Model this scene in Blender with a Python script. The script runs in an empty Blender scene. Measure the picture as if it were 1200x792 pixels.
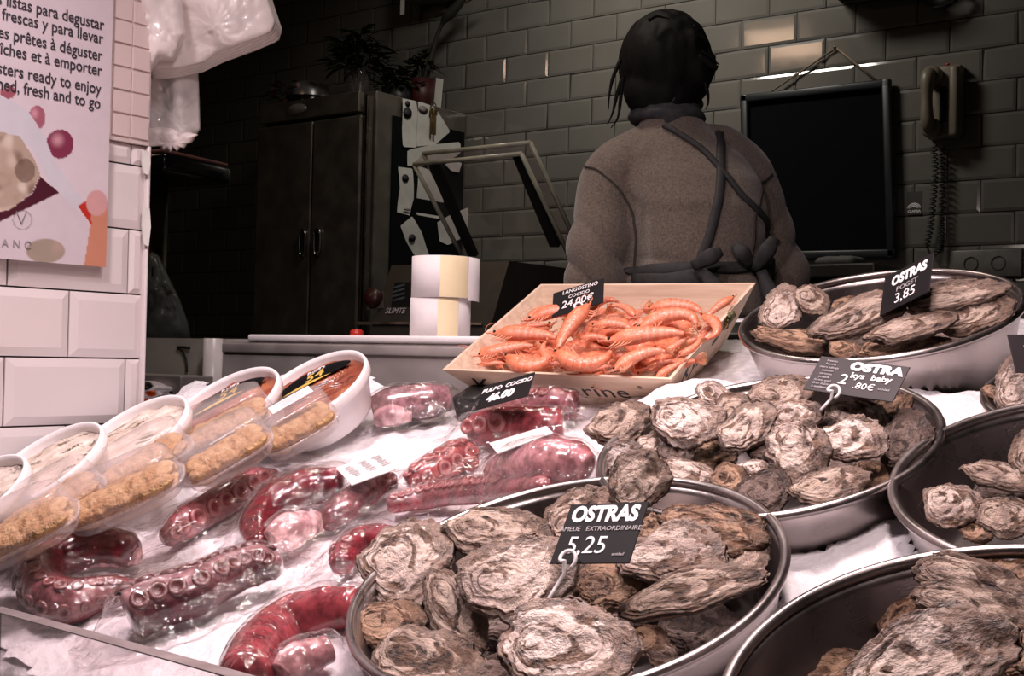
import bpy, bmesh, math, random
from mathutils import Vector, Matrix, noise
PI = math.pi
scene = bpy.context.scene
COL = scene.collection
R_ = math.radians

# ------------------------------------------------------------------ camera
W_, H_, F = 1200.0, 792.0, 1500.73
YAW, PITCH, ROLL, SLOPE = R_(37.1), R_(0.947), R_(1.276), R_(21.76)
CAM = Vector((0, 0, 1.15))
fw = Vector((-math.sin(YAW)*math.cos(PITCH), math.cos(YAW)*math.cos(PITCH), math.sin(PITCH)))
r0 = Vector((math.cos(YAW), math.sin(YAW), 0))
u0 = r0.cross(fw)
CR = math.cos(ROLL)*r0 + math.sin(ROLL)*u0          # camera right
CU = -math.sin(ROLL)*r0 + math.cos(ROLL)*u0         # camera up
CF = fw
cd = bpy.data.cameras.new('camera')
cam = bpy.data.objects.new('camera', cd)
COL.objects.link(cam)
cam.matrix_world = Matrix(((CR.x, CU.x, -CF.x, CAM.x), (CR.y, CU.y, -CF.y, CAM.y), (CR.z, CU.z, -CF.z, CAM.z), (0, 0, 0, 1)))
cd.sensor_width = 36
cd.lens = F*36/W_
cd.clip_start = .05
scene.camera = cam

# ------------------------------------------------------------------ light
scene.view_settings.view_transform = 'Standard'
scene.view_settings.look = 'None'
scene.view_settings.exposure = 0.0
scene.view_settings.gamma = 1.0
scene.view_settings.use_curve_mapping = False
scene.cycles.max_bounces = 8
scene.cycles.transparent_max_bounces = 24
scene.cycles.sample_clamp_indirect = 4
wd = bpy.data.worlds.new('world')
scene.world = wd
wd.use_nodes = True
wd.node_tree.nodes['Background'].inputs[0].default_value = (.9, .85, .8, 1)
wd.node_tree.nodes['Background'].inputs[1].default_value = .012
def area(name, loc, target, size, power, color, spread=180, sy=None):
    l = bpy.data.lights.new(name, 'AREA')
    l.energy = power; l.color = color; l.size = size
    if sy: l.shape = 'RECTANGLE'; l.size_y = sy
    l.spread = R_(spread)
    o = bpy.data.objects.new(name, l)
    COL.objects.link(o)
    o.location = loc
    o.rotation_euler = (Vector(target)-Vector(loc)).to_track_quat('-Z', 'Y').to_euler()
    return o
PINK = (1.0, .83, .865)
area('counter_lamp_ice', (-1.18, .55, 2.05), (-1.3, .98, .9), .15, 6.8, PINK, 130)
area('counter_lamp_packs', (-.85, .96, 2.15), (-.98, 1.05, .9), .14, 5.6, PINK, 150)
area('counter_lamp_oysters', (-.52, 1.16, 2.25), (-.62, 1.10, .95), .14, 4.6, (1.0, .81, .78), 105)
area('added_fill_front', (-.22, .50, 2.0), (-.55, 1.15, .95), .14, 3.6, (1.0, .81, .80), 110)  # added fill to lift the basin fronts and nearby ice, no known lamp
area('ceiling_lamp_back', (-2.3, 3.1, 3.0), (-2.25, 4.0, 1.8), .5, 9.5, (1.0, .93, .84), 140, .2)
area('ceiling_lamp_worker', (-1.75, 1.75, 3.05), (-1.3, 2.15, 1.2), .25, 3.2, (1.0, .86, .74), 90)
area('ceiling_lamp_warm', (-3.25, 1.15, 2.98), (-3.0, 2.2, 1.2), .34, 2.0, (1.0, .66, .45), 150, .16)

# ------------------------------------------------------------------ placing helpers
H0 = -.595
NRM = Vector((0, -math.sin(SLOPE), math.cos(SLOPE)))
E1 = Vector((1, 0, 0))
E2 = NRM.cross(E1)
def ray(x, y): return CR*((x-600)/F) + CU*((396-y)/F) + CF
def at(x, y, z): return CAM + ray(x, y)*z                    # a point at a depth
def onY(x, y, Y): d = ray(x, y); return CAM + d*(Y/d.y)
def onX(x, y, X): d = ray(x, y); return CAM + d*(X/d.x)
def onI(x, y, h=0): d = ray(x, y); return CAM + d*((H0+h)/NRM.dot(d))   # a point h above the ice slope
def depth(P): return (P-CAM).dot(CF)
def UV(u, v, h=0): return CAM + E1*u + E2*v + NRM*(H0+h)
def uvh(P): d = P-CAM; return d.dot(E1), d.dot(E2), d.dot(NRM)-H0
def proj(P):
    d = P-CAM; z = d.dot(CF)
    return 600+F*d.dot(CR)/z, 396-F*d.dot(CU)/z
def frame(o, x, z):
    z = Vector(z).normalized(); x = Vector(x); x = (x-z*x.dot(z)).normalized(); y = z.cross(x)
    return Matrix(((x.x, y.x, z.x, o[0]), (x.y, y.y, z.y, o[1]), (x.z, y.z, z.z, o[2]), (0, 0, 0, 1)))
def along(P, ang, nz):
    """axis lying in the plane of normal nz that reads as the angle ang (degrees) from P's view; and how much it is foreshortened"""
    vd = (P-CAM).normalized()
    i = CR*math.cos(R_(ang)) + CU*math.sin(R_(ang))
    i = i - vd*i.dot(vd)
    k = -i.dot(nz)/vd.dot(nz)
    x = i + vd*k
    return x.normalized(), x.length
def lerp(a, b, t): return a+(b-a)*t
def smooth(a, b, x):
    t = max(0, min(1, (x-a)/(b-a))); return t*t*(3-2*t)
def nz3(x, y, z=0.0, s=1.0): return noise.noise(Vector((x*s, y*s, z*s)))
def inpoly(x, y, poly):
    c = False; j = len(poly)-1
    for i in range(len(poly)):
        xi, yi = poly[i]; xj, yj = poly[j]
        if (yi > y) != (yj > y) and x < (xj-xi)*(y-yi)/(yj-yi)+xi: c = not c
        j = i
    return c

# ------------------------------------------------------------------ object helpers
def tag(o, label, cat, group=None, kind=None):
    if label: o['label'] = label
    if cat: o['category'] = cat
    if group: o['group'] = group
    if kind: o['kind'] = kind
    return o
def obj(name, bm, mat, parent=None, M=None, shade=True):
    me = bpy.data.meshes.new(name)
    bm.to_mesh(me); bm.free()
    if mat: me.materials.append(mat)
    if shade:
        for p in me.polygons: p.use_smooth = True
    return link(name, me, parent, M)
def link(name, me, parent=None, M=None):
    o = bpy.data.objects.new(name, me)
    COL.objects.link(o)
    if M is not None: o.matrix_basis = M
    if parent: o.parent = parent
    return o
def empty(name, M):
    o = bpy.data.objects.new(name, None)
    o.empty_display_size = .02
    COL.objects.link(o); o.matrix_basis = M
    return o
def dup(root, M):
    def cp(o, p):
        c = o.copy(); COL.objects.link(c)
        if p: c.parent = p
        for k in kids[o.name]: cp(k, c)
        return c
    kids = {}
    def walk(o):
        kids[o.name] = list(o.children)
        for k in o.children: walk(k)
    walk(root)
    c = cp(root, None); c.matrix_basis = M
    return c
def struct(o): o['kind'] = 'structure'; return o
def box(bm, c, s, M=None, bev=0, seg=2):
    r = bmesh.ops.create_cube(bm, size=1)
    vs = r['verts']
    for v in vs: v.co = Vector((v.co.x*s[0]+c[0], v.co.y*s[1]+c[1], v.co.z*s[2]+c[2]))
    if bev:
        es = list({e for v in vs for e in v.link_edges})
        g = bmesh.ops.bevel(bm, geom=es, offset=bev, segments=seg, affect='EDGES', profile=.5)
        vs = list({v for f in g['faces'] for v in f.verts} | {v for v in vs if v.is_valid})
    if M is not None:
        for v in vs: v.co = M @ v.co
    return vs
def hexa(bm, P):
    """box from 8 corners: bottom four, top four (same order)"""
    v = [bm.verts.new(p) for p in P]
    for q in ((3, 2, 1, 0), (4, 5, 6, 7), (0, 1, 5, 4), (1, 2, 6, 5), (2, 3, 7, 6), (3, 0, 4, 7)):
        bm.faces.new([v[i] for i in q])
    return v
def slab(bm, quad, t):
    """plate of thickness t behind a quad (list of 4 points, counter-clockwise seen from its face)"""
    q = [Vector(p) for p in quad]
    n = (q[1]-q[0]).cross(q[3]-q[0]).normalized()
    hexa(bm, [p-n*t for p in q]+q)
def catmull(pts, n):
    P = [Vector(p) for p in pts]
    P = [P[0]*2-P[1]]+P+[P[-1]*2-P[-2]]
    out = []
    m = len(P)-3
    for k in range(n+1):
        s = k/n*m; i = min(int(s), m-1); t = s-i
        a, b, c, d = P[i:i+4]
        out.append(.5*((2*b)+(c-a)*t+(2*a-5*b+4*c-d)*t*t+(3*b-a-3*c+d)*t*t*t))
    return out
def tube(bm, pts, rad, seg=10, cap=True, up=Vector((0, 0, 1)), flat=1.0, lay=None, fcol=None):
    """sweep; rad number or list; flat squashes across the up direction; optional colour per (t, angle). Returns frames."""
    n = len(pts); pts = [Vector(p) for p in pts]; rings = []; fr = []
    if not isinstance(rad, (list, tuple)): rad = [rad]*n
    a = None
    for i, p in enumerate(pts):
        t = (pts[min(i+1, n-1)]-pts[max(i-1, 0)]).normalized()
        if a is None:
            a = up - t*up.dot(t)
            if a.length < 1e-3: a = Vector((1, 0, 0)) - t*t.x
        else: a = a - t*a.dot(t)
        a.normalize(); b = t.cross(a)
        fr.append((p, t, a.copy(), b, rad[i]))
        ring = []
        for k in range(seg):
            an = 2*PI*k/seg
            v = bm.verts.new(p + (a*math.cos(an)*flat + b*math.sin(an))*rad[i])
            if lay: v[lay] = fcol(i/(n-1), an)
            ring.append(v)
        rings.append(ring)
    for i in range(n-1):
        for k in range(seg):
            bm.faces.new((rings[i][k], rings[i][(k+1) % seg], rings[i+1][(k+1) % seg], rings[i+1][k]))
    if cap:
        bm.faces.new(rings[0][::-1]); bm.faces.new(rings[-1])
    return fr
def resample(vals, n):
    out = []
    for k in range(n+1):
        s = k/n*(len(vals)-1); i = min(int(s), len(vals)-2); out.append(lerp(vals[i], vals[i+1], smooth(0, 1, s-i)))
    return out
def lathe(bm, prof, seg=64, M=None, sx=1.0, sy=1.0):
    rings = []
    for r, z in prof:
        if r <= 1e-6:
            co = Vector((0, 0, z)); rings.append([bm.verts.new(M @ co if M else co)])
        else:
            ring = []
            for k in range(seg):
                co = Vector((r*math.cos(2*PI*k/seg)*sx, r*math.sin(2*PI*k/seg)*sy, z))
                ring.append(bm.verts.new(M @ co if M else co))
            rings.append(ring)
    for a, b in zip(rings, rings[1:]):
        if len(a) == 1 and len(b) == 1: continue
        for k in range(seg):
            k2 = (k+1) % seg
            if len(a) == 1: bm.faces.new((a[0], b[k2], b[k]))
            elif len(b) == 1: bm.faces.new((a[k], a[k2], b[0]))
            else: bm.faces.new((a[k], a[k2], b[k2], b[k]))
    bmesh.ops.recalc_face_normals(bm, faces=bm.faces)
def radial(bm, rings, seg, pos, lay=None, fcol=None):
    """closed-around sheet: pos(rho, theta) -> Vector, rho 0..1"""
    c = bm.verts.new(pos(0, 0))
    if lay: c[lay] = fcol(0, 0)
    prev = None; out = [[c]]
    for i in range(1, rings+1):
        ring = []
        for k in range(seg):
            v = bm.verts.new(pos(i/rings, 2*PI*k/seg))
            if lay: v[lay] = fcol(i/rings, 2*PI*k/seg)
            ring.append(v)
        for k in range(seg):
            k2 = (k+1) % seg
            if prev is None: bm.faces.new((c, ring[k], ring[k2]))
            else: bm.faces.new((prev[k], ring[k], ring[k2], prev[k2]))
        prev = ring; out.append(ring)
    return out
def star(poly):
    """radius function of a star-shaped outline about its centroid"""
    cx = sum(p[0] for p in poly)/len(poly); cy = sum(p[1] for p in poly)/len(poly)
    def Rf(th):
        dx, dy = math.cos(th), math.sin(th); best = 0
        for (x1, y1), (x2, y2) in zip(poly, poly[1:]+poly[:1]):
            ex, ey = x2-x1, y2-y1
            den = dx*ey-dy*ex
            if abs(den) < 1e-12: continue
            t = ((x1-cx)*ey-(y1-cy)*ex)/den
            s = ((x1-cx)*dy-(y1-cy)*dx)/den
            if t > 0 and -1e-6 <= s <= 1+1e-6: best = max(best, t)
        return best
    return cx, cy, Rf
def pillow(bm, poly, thick, rings=14, seg=72, wr=0.0, ws=20, seed=0, back=1.0):
    """soft stuffed outline in the local xy plane"""
    cx, cy, Rf = star(poly)
    rr = [Rf(2*PI*k/seg) for k in range(seg)]
    def mk(sgn):
        def pos(rho, th):
            k = int(round(th/(2*PI)*seg)) % seg
            x = cx+rho*rr[k]*math.cos(th); y = cy+rho*rr[k]*math.sin(th)
            z = thick*.5*max(0, 1-rho**4)**.5*sgn*(1 if sgn > 0 else back)
            if rho < 1: z += wr*noise.turbulence(Vector((x*ws, y*ws, seed+sgn)), 3, True)*(1-rho**6)*sgn
            return Vector((x, y, z))
        return pos
    a = radial(bm, rings, seg, mk(1)); b = radial(bm, rings, seg, mk(-1))
    bm.normal_update()
    bmesh.ops.remove_doubles(bm, verts=bm.verts, dist=1e-6)
    bmesh.ops.recalc_face_normals(bm, faces=bm.faces)
def text_mesh(s, size, shear=0.0, bold=0.0, depth_=.0006, sx=1.0, align='CENTER', sp=1.0):
    cu = bpy.data.curves.new('lettering', 'FONT')
    cu.body = s; cu.size = size; cu.shear = shear; cu.offset = bold; cu.extrude = depth_; cu.align_x = align; cu.align_y = 'CENTER'
    cu.resolution_u = 3; cu.space_character = sp
    t = bpy.data.objects.new('lettering', cu); COL.objects.link(t)
    dg = bpy.context.evaluated_depsgraph_get()
    me = bpy.data.meshes.new_from_object(t.evaluated_get(dg))
    bpy.data.objects.remove(t); bpy.data.curves.remove(cu)
    if sx != 1.0:
        for v in me.vertices: v.co.x *= sx
    return me
def lettering(parent, s, size, x, y, z, mat, name='lettering', rot=0.0, **k):
    me = text_mesh(s, size, **k); me.materials.clear(); me.materials.append(mat); me.name = name
    return link(name, me, parent, Matrix.Translation((x, y, z)) @ Matrix.Rotation(rot, 4, 'Z'))
def remesh(o, voxel, sm=4, disp=None):
    m = o.modifiers.new('r', 'REMESH'); m.mode = 'VOXEL'; m.voxel_size = voxel
    s = o.modifiers.new('s', 'SMOOTH'); s.iterations = sm; s.factor = .5
    dg = bpy.context.evaluated_depsgraph_get()
    me = bpy.data.meshes.new_from_object(o.evaluated_get(dg))
    mats = list(o.data.materials)
    o.modifiers.clear(); o.data = me
    me.materials.clear()
    for mm in mats: me.materials.append(mm)
    if disp:
        ns = [v.normal.copy() for v in me.vertices]
        for v, n in zip(me.vertices, ns): v.co += n*disp(v.co)
    for p in me.polygons: p.use_smooth = True
    return o

# ------------------------------------------------------------------ materials
class NT:
    def __init__(s, name):
        s.m = bpy.data.materials.new(name); s.m.use_nodes = True
        s.t = s.m.node_tree; s.t.nodes.clear()
        s.out = s.n('ShaderNodeOutputMaterial')
    def n(s, typ, **k):
        nd = s.t.nodes.new(typ)
        for a, b in k.items(): setattr(nd, a, b)
        return nd
    def l(s, a, b): s.t.links.new(a, b)
    def tex(s, scale, detail=4, src='Object', vec=None, rough=.55, dist=0.0):
        nd = s.n('ShaderNodeTexNoise'); nd.inputs['Scale'].default_value = scale; nd.inputs['Detail'].default_value = detail
        nd.inputs['Roughness'].default_value = rough; nd.inputs['Distortion'].default_value = dist
        s.l(vec if vec else s.coord(src), nd.inputs['Vector'])
        return nd.outputs['Fac']
    def coord(s, src='Object'):
        if not hasattr(s, 'tc'): s.tc = s.n('ShaderNodeTexCoord')
        return s.tc.outputs[src]
    def ramp(s, fac, stops):
        nd = s.n('ShaderNodeValToRGB'); e = nd.color_ramp.elements
        while len(e) < len(stops): e.new(.5)
        for el, (p, c) in zip(e, stops): el.position = p; el.color = (*c, 1)
        s.l(fac, nd.inputs['Fac']); return nd.outputs['Color']
    def mix(s, fac, a, b, mode='MIX'):
        nd = s.n('ShaderNodeMix', data_type='RGBA', blend_type=mode)
        for sock, v in ((nd.inputs[0], fac), (nd.inputs[6], a), (nd.inputs[7], b)):
            if isinstance(v, (int, float)): sock.default_value = v
            elif isinstance(v, tuple): sock.default_value = (*v, 1)
            else: s.l(v, sock)
        return nd.outputs[2]
    def math(s, op, a, b=None):
        nd = s.n('ShaderNodeMath', operation=op)
        for i, v in enumerate((a, b)):
            if v is None: continue
            if isinstance(v, (int, float)): nd.inputs[i].default_value = v
            else: s.l(v, nd.inputs[i])
        return nd.outputs[0]
    def attr(s, name='col'):
        nd = s.n('ShaderNodeAttribute', attribute_name=name); return nd.outputs['Color']
    def sep(s, c):
        nd = s.n('ShaderNodeSeparateColor'); s.l(c, nd.inputs[0]); return nd.outputs
    def bump(s, h, strength=.3, dist=.002):
        nd = s.n('ShaderNodeBump'); nd.inputs['Strength'].default_value = strength; nd.inputs['Distance'].default_value = dist
        s.l(h, nd.inputs['Height']); return nd.outputs[0]
    def bsdf(s, color, rough=.5, metal=0.0, normal=None, **k):
        b = s.n('ShaderNodeBsdfPrincipled')
        for key, v in [('Base Color', color), ('Roughness', rough), ('Metallic', metal)]+list(k.items()):
            so = b.inputs[key]
            if isinstance(v, (int, float)): so.default_value = v
            elif isinstance(v, tuple): so.default_value = (*v, 1) if so.type == 'RGBA' else v
            else: s.l(v, so)
        if normal: s.l(normal, b.inputs['Normal'])
        s.l(b.outputs[0], s.out.inputs[0]); s.b = b
        return s.m
def plain(name, c, rough=.5, metal=0.0, var=.12, scale=30, bump=0.0, **k):
    t = NT(name)
    f = t.tex(scale, 5)
    d = tuple(max(0, x*(1-var*2)) for x in c); e = tuple(min(1, x*(1+var)) for x in c)
    colr = t.ramp(f, [(.3, d), (.7, e)])
    return t.bsdf(colr, rough, metal, t.bump(f, bump) if bump else None, **k)
def vcol(name, rough=.6, var=.15, scale=60, bump=.0, **k):
    """material that reads its colours from the mesh"""
    t = NT(name); c = t.attr(); f = t.tex(scale, 4)
    g = t.ramp(f, [(.3, (1-var,)*3), (.7, (1+var*.4,)*3)])
    return t.bsdf(t.mix(1.0, c, g, 'MULTIPLY'), rough, 0, t.bump(f, bump) if bump else None, **k)

def clear_film(name, white=.06, wr=.5, scale=45, rough=.06, tint=(1, .97, .97), refl=.7, base=.04):
    t = NT(name)
    f = t.tex(scale, 3, dist=1.2); b = t.bump(f, wr, .006)
    tr = t.n('ShaderNodeBsdfTransparent'); tr.inputs[0].default_value = (*tint, 1)
    gl = t.n('ShaderNodeBsdfGlossy'); gl.inputs['Roughness'].default_value = rough; t.l(b, gl.inputs['Normal'])
    df = t.n('ShaderNodeBsdfDiffuse'); df.inputs[0].default_value = (.85, .82, .83, 1); t.l(b, df.inputs['Normal'])
    lw = t.n('ShaderNodeLayerWeight'); lw.inputs['Blend'].default_value = .5; t.l(b, lw.inputs['Normal'])
    fres = t.math('ADD', t.math('MULTIPLY', t.math('POWER', lw.outputs['Facing'], 4.0), refl), base)
    m1 = t.n('ShaderNodeMixShader'); m1.inputs[0].default_value = white
    t.l(tr.outputs[0], m1.inputs[1]); t.l(df.outputs[0], m1.inputs[2])
    m2 = t.n('ShaderNodeMixShader'); t.l(fres, m2.inputs[0]); t.l(m1.outputs[0], m2.inputs[1]); t.l(gl.outputs[0], m2.inputs[2])
    t.l(m2.outputs[0], t.out.inputs[0])
    return t.m

def oyster_mat():
    t = NT('oyster_shell')
    a = t.sep(t.attr('shell')); rho = a[0]; st = a[1]; side = a[2]
    info = t.n('ShaderNodeObjectInfo')
    co = t.coord('Object')
    mp = t.n('ShaderNodeVectorMath', operation='ADD'); t.l(co, mp.inputs[0])
    cx = t.n('ShaderNodeCombineXYZ')
    rnd = t.math('MULTIPLY', info.outputs['Random'], 37.0)
    for i in range(3): t.l(rnd, cx.inputs[i])
    t.l(cx.outputs[0], mp.inputs[1]); v = mp.outputs[0]
    n1 = t.tex(2.4, 4, vec=v, rough=.55); n2 = t.tex(7, 5, vec=v, rough=.6); n3 = t.tex(30, 4, vec=v, rough=.65)
    # growth streaks: noise drawn out along the plates
    sx = t.n('ShaderNodeSeparateXYZ'); t.l(co, sx.inputs[0])
    c2 = t.n('ShaderNodeCombineXYZ')
    t.l(t.math('MULTIPLY', sx.outputs[0], 3.0), c2.inputs[0]); t.l(t.math('MULTIPLY', sx.outputs[1], 3.0), c2.inputs[1])
    t.l(t.math('ADD', t.math('MULTIPLY', rho, 5.0), rnd), c2.inputs[2])
    w = t.tex(.95, 4, vec=c2.outputs[0], rough=.55, dist=.5)
    pale = t.ramp(n1, [(.36, (.44, .36, .34)), (.48, (.72, .61, .55)), (.58, (.86, .77, .72)), (.70, (.78, .66, .57))])
    dark = t.ramp(n2, [(.36, (.045, .034, .036)), (.52, (.20, .125, .085)), (.68, (.30, .22, .19))])
    # painted crease shadow and dirt behind each plate edge; dark growth streaks and rim
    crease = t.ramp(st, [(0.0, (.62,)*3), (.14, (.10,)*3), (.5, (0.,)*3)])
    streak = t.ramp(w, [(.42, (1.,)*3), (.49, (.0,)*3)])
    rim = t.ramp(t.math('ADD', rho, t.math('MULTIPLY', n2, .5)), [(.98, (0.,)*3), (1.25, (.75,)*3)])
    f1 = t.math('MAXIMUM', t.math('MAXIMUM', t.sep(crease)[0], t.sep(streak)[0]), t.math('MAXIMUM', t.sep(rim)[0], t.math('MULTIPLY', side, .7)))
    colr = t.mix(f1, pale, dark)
    sp = t.ramp(n3, [(.34, (.80,)*3), (.55, (1.06,)*3)])
    colr = t.mix(1.0, colr, sp, 'MULTIPLY')
    # object colour: tint each oyster pale, brown or dark
    colr = t.mix(1.0, colr, info.outputs['Color'], 'MULTIPLY')
    h = t.math('ADD', t.math('MULTIPLY', n2, .6), t.math('ADD', t.math('MULTIPLY', n3, .22), t.math('MULTIPLY', w, .6)))
    return t.bsdf(colr, t.ramp(n3, [(.3, (.32,)*3), (.7, (.55,)*3)]), 0, t.bump(h, .5, .04))
def octo_mat():
    t = NT('octopus_skin')
    a = t.attr('col'); f = t.tex(70, 5); g = t.tex(16, 4)
    sp = t.ramp(f, [(.40, (.50, .42, .42)), (.62, (1.15, 1.05, 1.05))])
    c = t.mix(1.0, a, sp, 'MULTIPLY')
    oi = t.n('ShaderNodeObjectInfo')
    c = t.mix(t.ramp(g, [(.45, (0.,)*3), (.65, (.55,)*3)]), c, t.mix(1.0, c, (.55, .35, .50), 'MULTIPLY'))
    c = t.mix(1.0, c, oi.outputs['Color'], 'MULTIPLY')
    return t.bsdf(c, .22, 0, t.bump(f, .25, .002), **{'Coat Weight': .6, 'Coat Roughness': .08})
def ice_mat():
    t = NT('crushed_ice')
    f = t.tex(120, 5, rough=.7); g = t.tex(9, 5); vo = t.n('ShaderNodeTexVoronoi'); vo.inputs['Scale'].default_value = 95
    t.l(t.coord('Object'), vo.inputs['Vector'])
    c = t.ramp(g, [(.3, (.74, .70, .73)), (.65, (.88, .85, .87))])
    h = t.math('ADD', t.math('MULTIPLY', vo.outputs['Distance'], .8), f)
    return t.bsdf(c, .28, 0, t.bump(h, .55, .006), **{'Subsurface Weight': .25, 'Subsurface Radius': (.02, .018, .02), 'Subsurface Scale': .6})
def steel_mat(name, c, rough, sc=(6, 400, 6), amt=.12, metal=1.0):
    t = NT(name)
    mp = t.n('ShaderNodeMapping'); mp.inputs['Scale'].default_value = sc; t.l(t.coord('Object'), mp.inputs['Vector'])
    f = t.tex(3, 4, vec=mp.outputs[0]); g = t.tex(14, 5)
    rr = t.ramp(g, [(.3, (rough*.75,)*3), (.7, (min(1, rough*1.35),)*3)])
    cc = t.ramp(g, [(.3, tuple(x*.8 for x in c)), (.7, c)])
    return t.bsdf(cc, rr, metal, t.bump(f, amt, .001))

M = {}
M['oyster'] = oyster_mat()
M['octo'] = octo_mat()
M['ice'] = ice_mat()
M['basin'] = steel_mat('brushed_steel', (.42, .37, .36), .30, (3, 3, 260))
M['steel'] = steel_mat('fridge_steel', (.26, .235, .20), .38, (2, 2, 120), metal=.75)
M['tray_steel'] = steel_mat('tray_steel', (.46, .42, .40), .45, (160, 3, 3), metal=.55)
M['film'] = clear_film('vacuum_film', .012, 1.0, 38, refl=.85, base=.055)
M['shell'] = clear_film('clear_plastic', .15, .12, 20, .1, refl=.5)
M['flange'] = clear_film('tray_flange', .16, .1, 20, .1, refl=.5)
M['bagfilm'] = clear_film('bag_film', .42, .5, 26, .12)
M['acrylic'] = clear_film('acrylic_sheet', .03, .0, 5, .02)
M['lidglass'] = clear_film('lid_glass', .015, .0, 5, .03)
M['greybag'] = clear_film('grey_bag_film', .22, .5, 20, .2)
M['white_plastic'] = plain('white_plastic', (.82, .77, .77), .3, var=.03)
M['white'] = plain('white_print', (.86, .82, .83), .55, var=.02)
M['paper'] = plain('paper', (.70, .68, .63), .7, var=.05)
M['paper_roll'] = plain('paper_roll_white', (.84, .78, .78), .6, var=.02)
M['paper_yellow'] = plain('paper_roll_cream', (.80, .66, .42), .6, var=.03)
M['ink'] = plain('ink', (.035, .03, .04), .6, var=.1)
M['grey_ink'] = plain('grey_ink', (.30, .26, .28), .6, var=.1)
M['tagblack'] = plain('black_tag', (.014, .012, .013), .5, var=.1, **{'Specular IOR Level': .12})
M['tagbrown'] = plain('grey_black_tag', (.034, .026, .029), .5, var=.1, **{'Specular IOR Level': .2})
M['black'] = plain('black_plastic', (.012, .012, .012), .45)
M['blackgloss'] = plain('gloss_black', (.008, .008, .009), .18)
M['wood'] = None
M['blk_panel'] = plain('black_panel', (.006, .006, .007), .8, **{'Specular IOR Level': .1})
M['gold'] = plain('gold_print', (.66, .44, .10), .45)
M['red'] = plain('red_plastic', (.55, .03, .02), .35)
M['cream'] = plain('cream_plastic', (.20, .165, .12), .42, var=.08)
M['tagline'] = plain('tag_small_print', (.46, .42, .43), .6)

def wood_mat():
    t = NT('poplar_wood')
    mp = t.n('ShaderNodeMapping'); mp.inputs['Scale'].default_value = (3, 40, 40); t.l(t.coord('Object'), mp.inputs['Vector'])
    f = t.tex(2.2, 5, vec=mp.outputs[0], dist=.6)
    return t.bsdf(t.ramp(f, [(.25, (.52, .36, .25)), (.6, (.70, .53, .40)), (.8, (.76, .60, .47))]), .55, 0, t.bump(f, .12, .002))
M['wood'] = wood_mat()
def tile_mat(name, c, rough, var):
    t = NT(name); f = t.tex(3.5, 4); g = t.tex(160, 2)
    return t.bsdf(t.ramp(f, [(.3, tuple(x*(1-var) for x in c)), (.7, c)]), rough, 0, t.bump(t.tex(5, 2), .08, .01), **{'Coat Weight': .25})
M['greytile'] = tile_mat('grey_glazed_tile', (.165, .155, .138), .10, .20)
M['whitetile'] = tile_mat('white_glazed_tile', (.72, .64, .63), .22, .05)
M['mosaic'] = tile_mat('pink_white_mosaic', (.70, .56, .53), .5, .12)
M['grout'] = plain('dark_grout', (.022, .018, .016), .9)
M['palegrout'] = plain('pale_grout', (.60, .49, .46), .85)
M['dark'] = plain('dark_paint', (.02, .018, .016), .7)
M['plaster'] = plain('pale_plaster', (.55, .53, .48), .75, var=.08, scale=8)
M['floor'] = plain('floor_tile', (.10, .09, .08), .4)

# ================================================================== the setting
YW = 4.009
def tiled(bm, u0_, u1_, v0_, v1_, tw, th, pos, gap=.0036, bev=.009, ht=.0026, jit=0.0, off=0.0, rng=None):
    """running-bond bevelled tiles; pos(u, v, h) -> Vector"""
    rng = rng or random.Random(3)
    row = 0; v = v0_
    while v < v1_-1e-6:
        sh = (row % 2)*tw*.5+off
        u = u0_-tw+((sh-(u0_-tw)) % tw)-tw if False else u0_ - tw + (sh % tw)
        while u < u1_:
            a, b = max(u, u0_)+gap/2, min(u+tw, u1_)-gap/2
            c, d = v+gap/2, min(v+th, v1_)-gap/2
            if b-a > .008 and d-c > .008:
                bb = min(bev, (b-a)*.3, (d-c)*.3)
                tx, ty = rng.uniform(-jit, jit), rng.uniform(-jit, jit)
                def H(x, y): return tx*(x-(a+b)/2)+ty*(y-(c+d)/2)
                o = [(a, c), (b, c), (b, d), (a, d)]; i = [(a+bb, c+bb), (b-bb, c+bb), (b-bb, d-bb), (a+bb, d-bb)]
                g = [bm.verts.new(pos(x, y, -.002)) for x, y in o]
                O = [bm.verts.new(pos(x, y, .001+H(x, y))) for x, y in o]
                I = [bm.verts.new(pos(x, y, ht+.001+H(x, y))) for x, y in i]
                bm.faces.new(I)
                for k in range(4):
                    k2 = (k+1) % 4
                    bm.faces.new((O[k], O[k2], I[k2], I[k])); bm.faces.new((g[k], g[k2], O[k2], O[k]))
            u += tw
        v += th; row += 1
# back wall: one slab of grout with the tiles as its surface
zrow = onY(1118, 212.6, YW).z % .1015
bm = bmesh.new()
box(bm, (-3.0, YW+.06, 1.6), (8.4, .12, 3.4))
wall = struct(obj('wall_back', bm, M['grout'], shade=False))
bm = bmesh.new()
uoff = onY(1110, 230, YW).x
tiled(bm, -7.15, 1.15, zrow-.1015, 3.2, .2065, .1015, lambda u, v, h: Vector((u, YW-h, v)), jit=.016, off=(uoff-(-7.15)) % .2065)
struct(obj('trim_1', bm, M['greytile'], shade=False))
bm = bmesh.new(); box(bm, (-7.2, 1.4, 1.6), (.1, 6, 3.4)); struct(obj('wall_left', bm, M['dark'], shade=False))
bm = bmesh.new(); box(bm, (-3, 1.0, -.05), (8.4, 6.4, .1)); struct(obj('floor', bm, M['floor'], shade=False))
bm = bmesh.new(); box(bm, (-3, 1.0, 3.25), (8.4, 6.4, .1)); struct(obj('ceiling', bm, M['dark'], shade=False))

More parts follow.
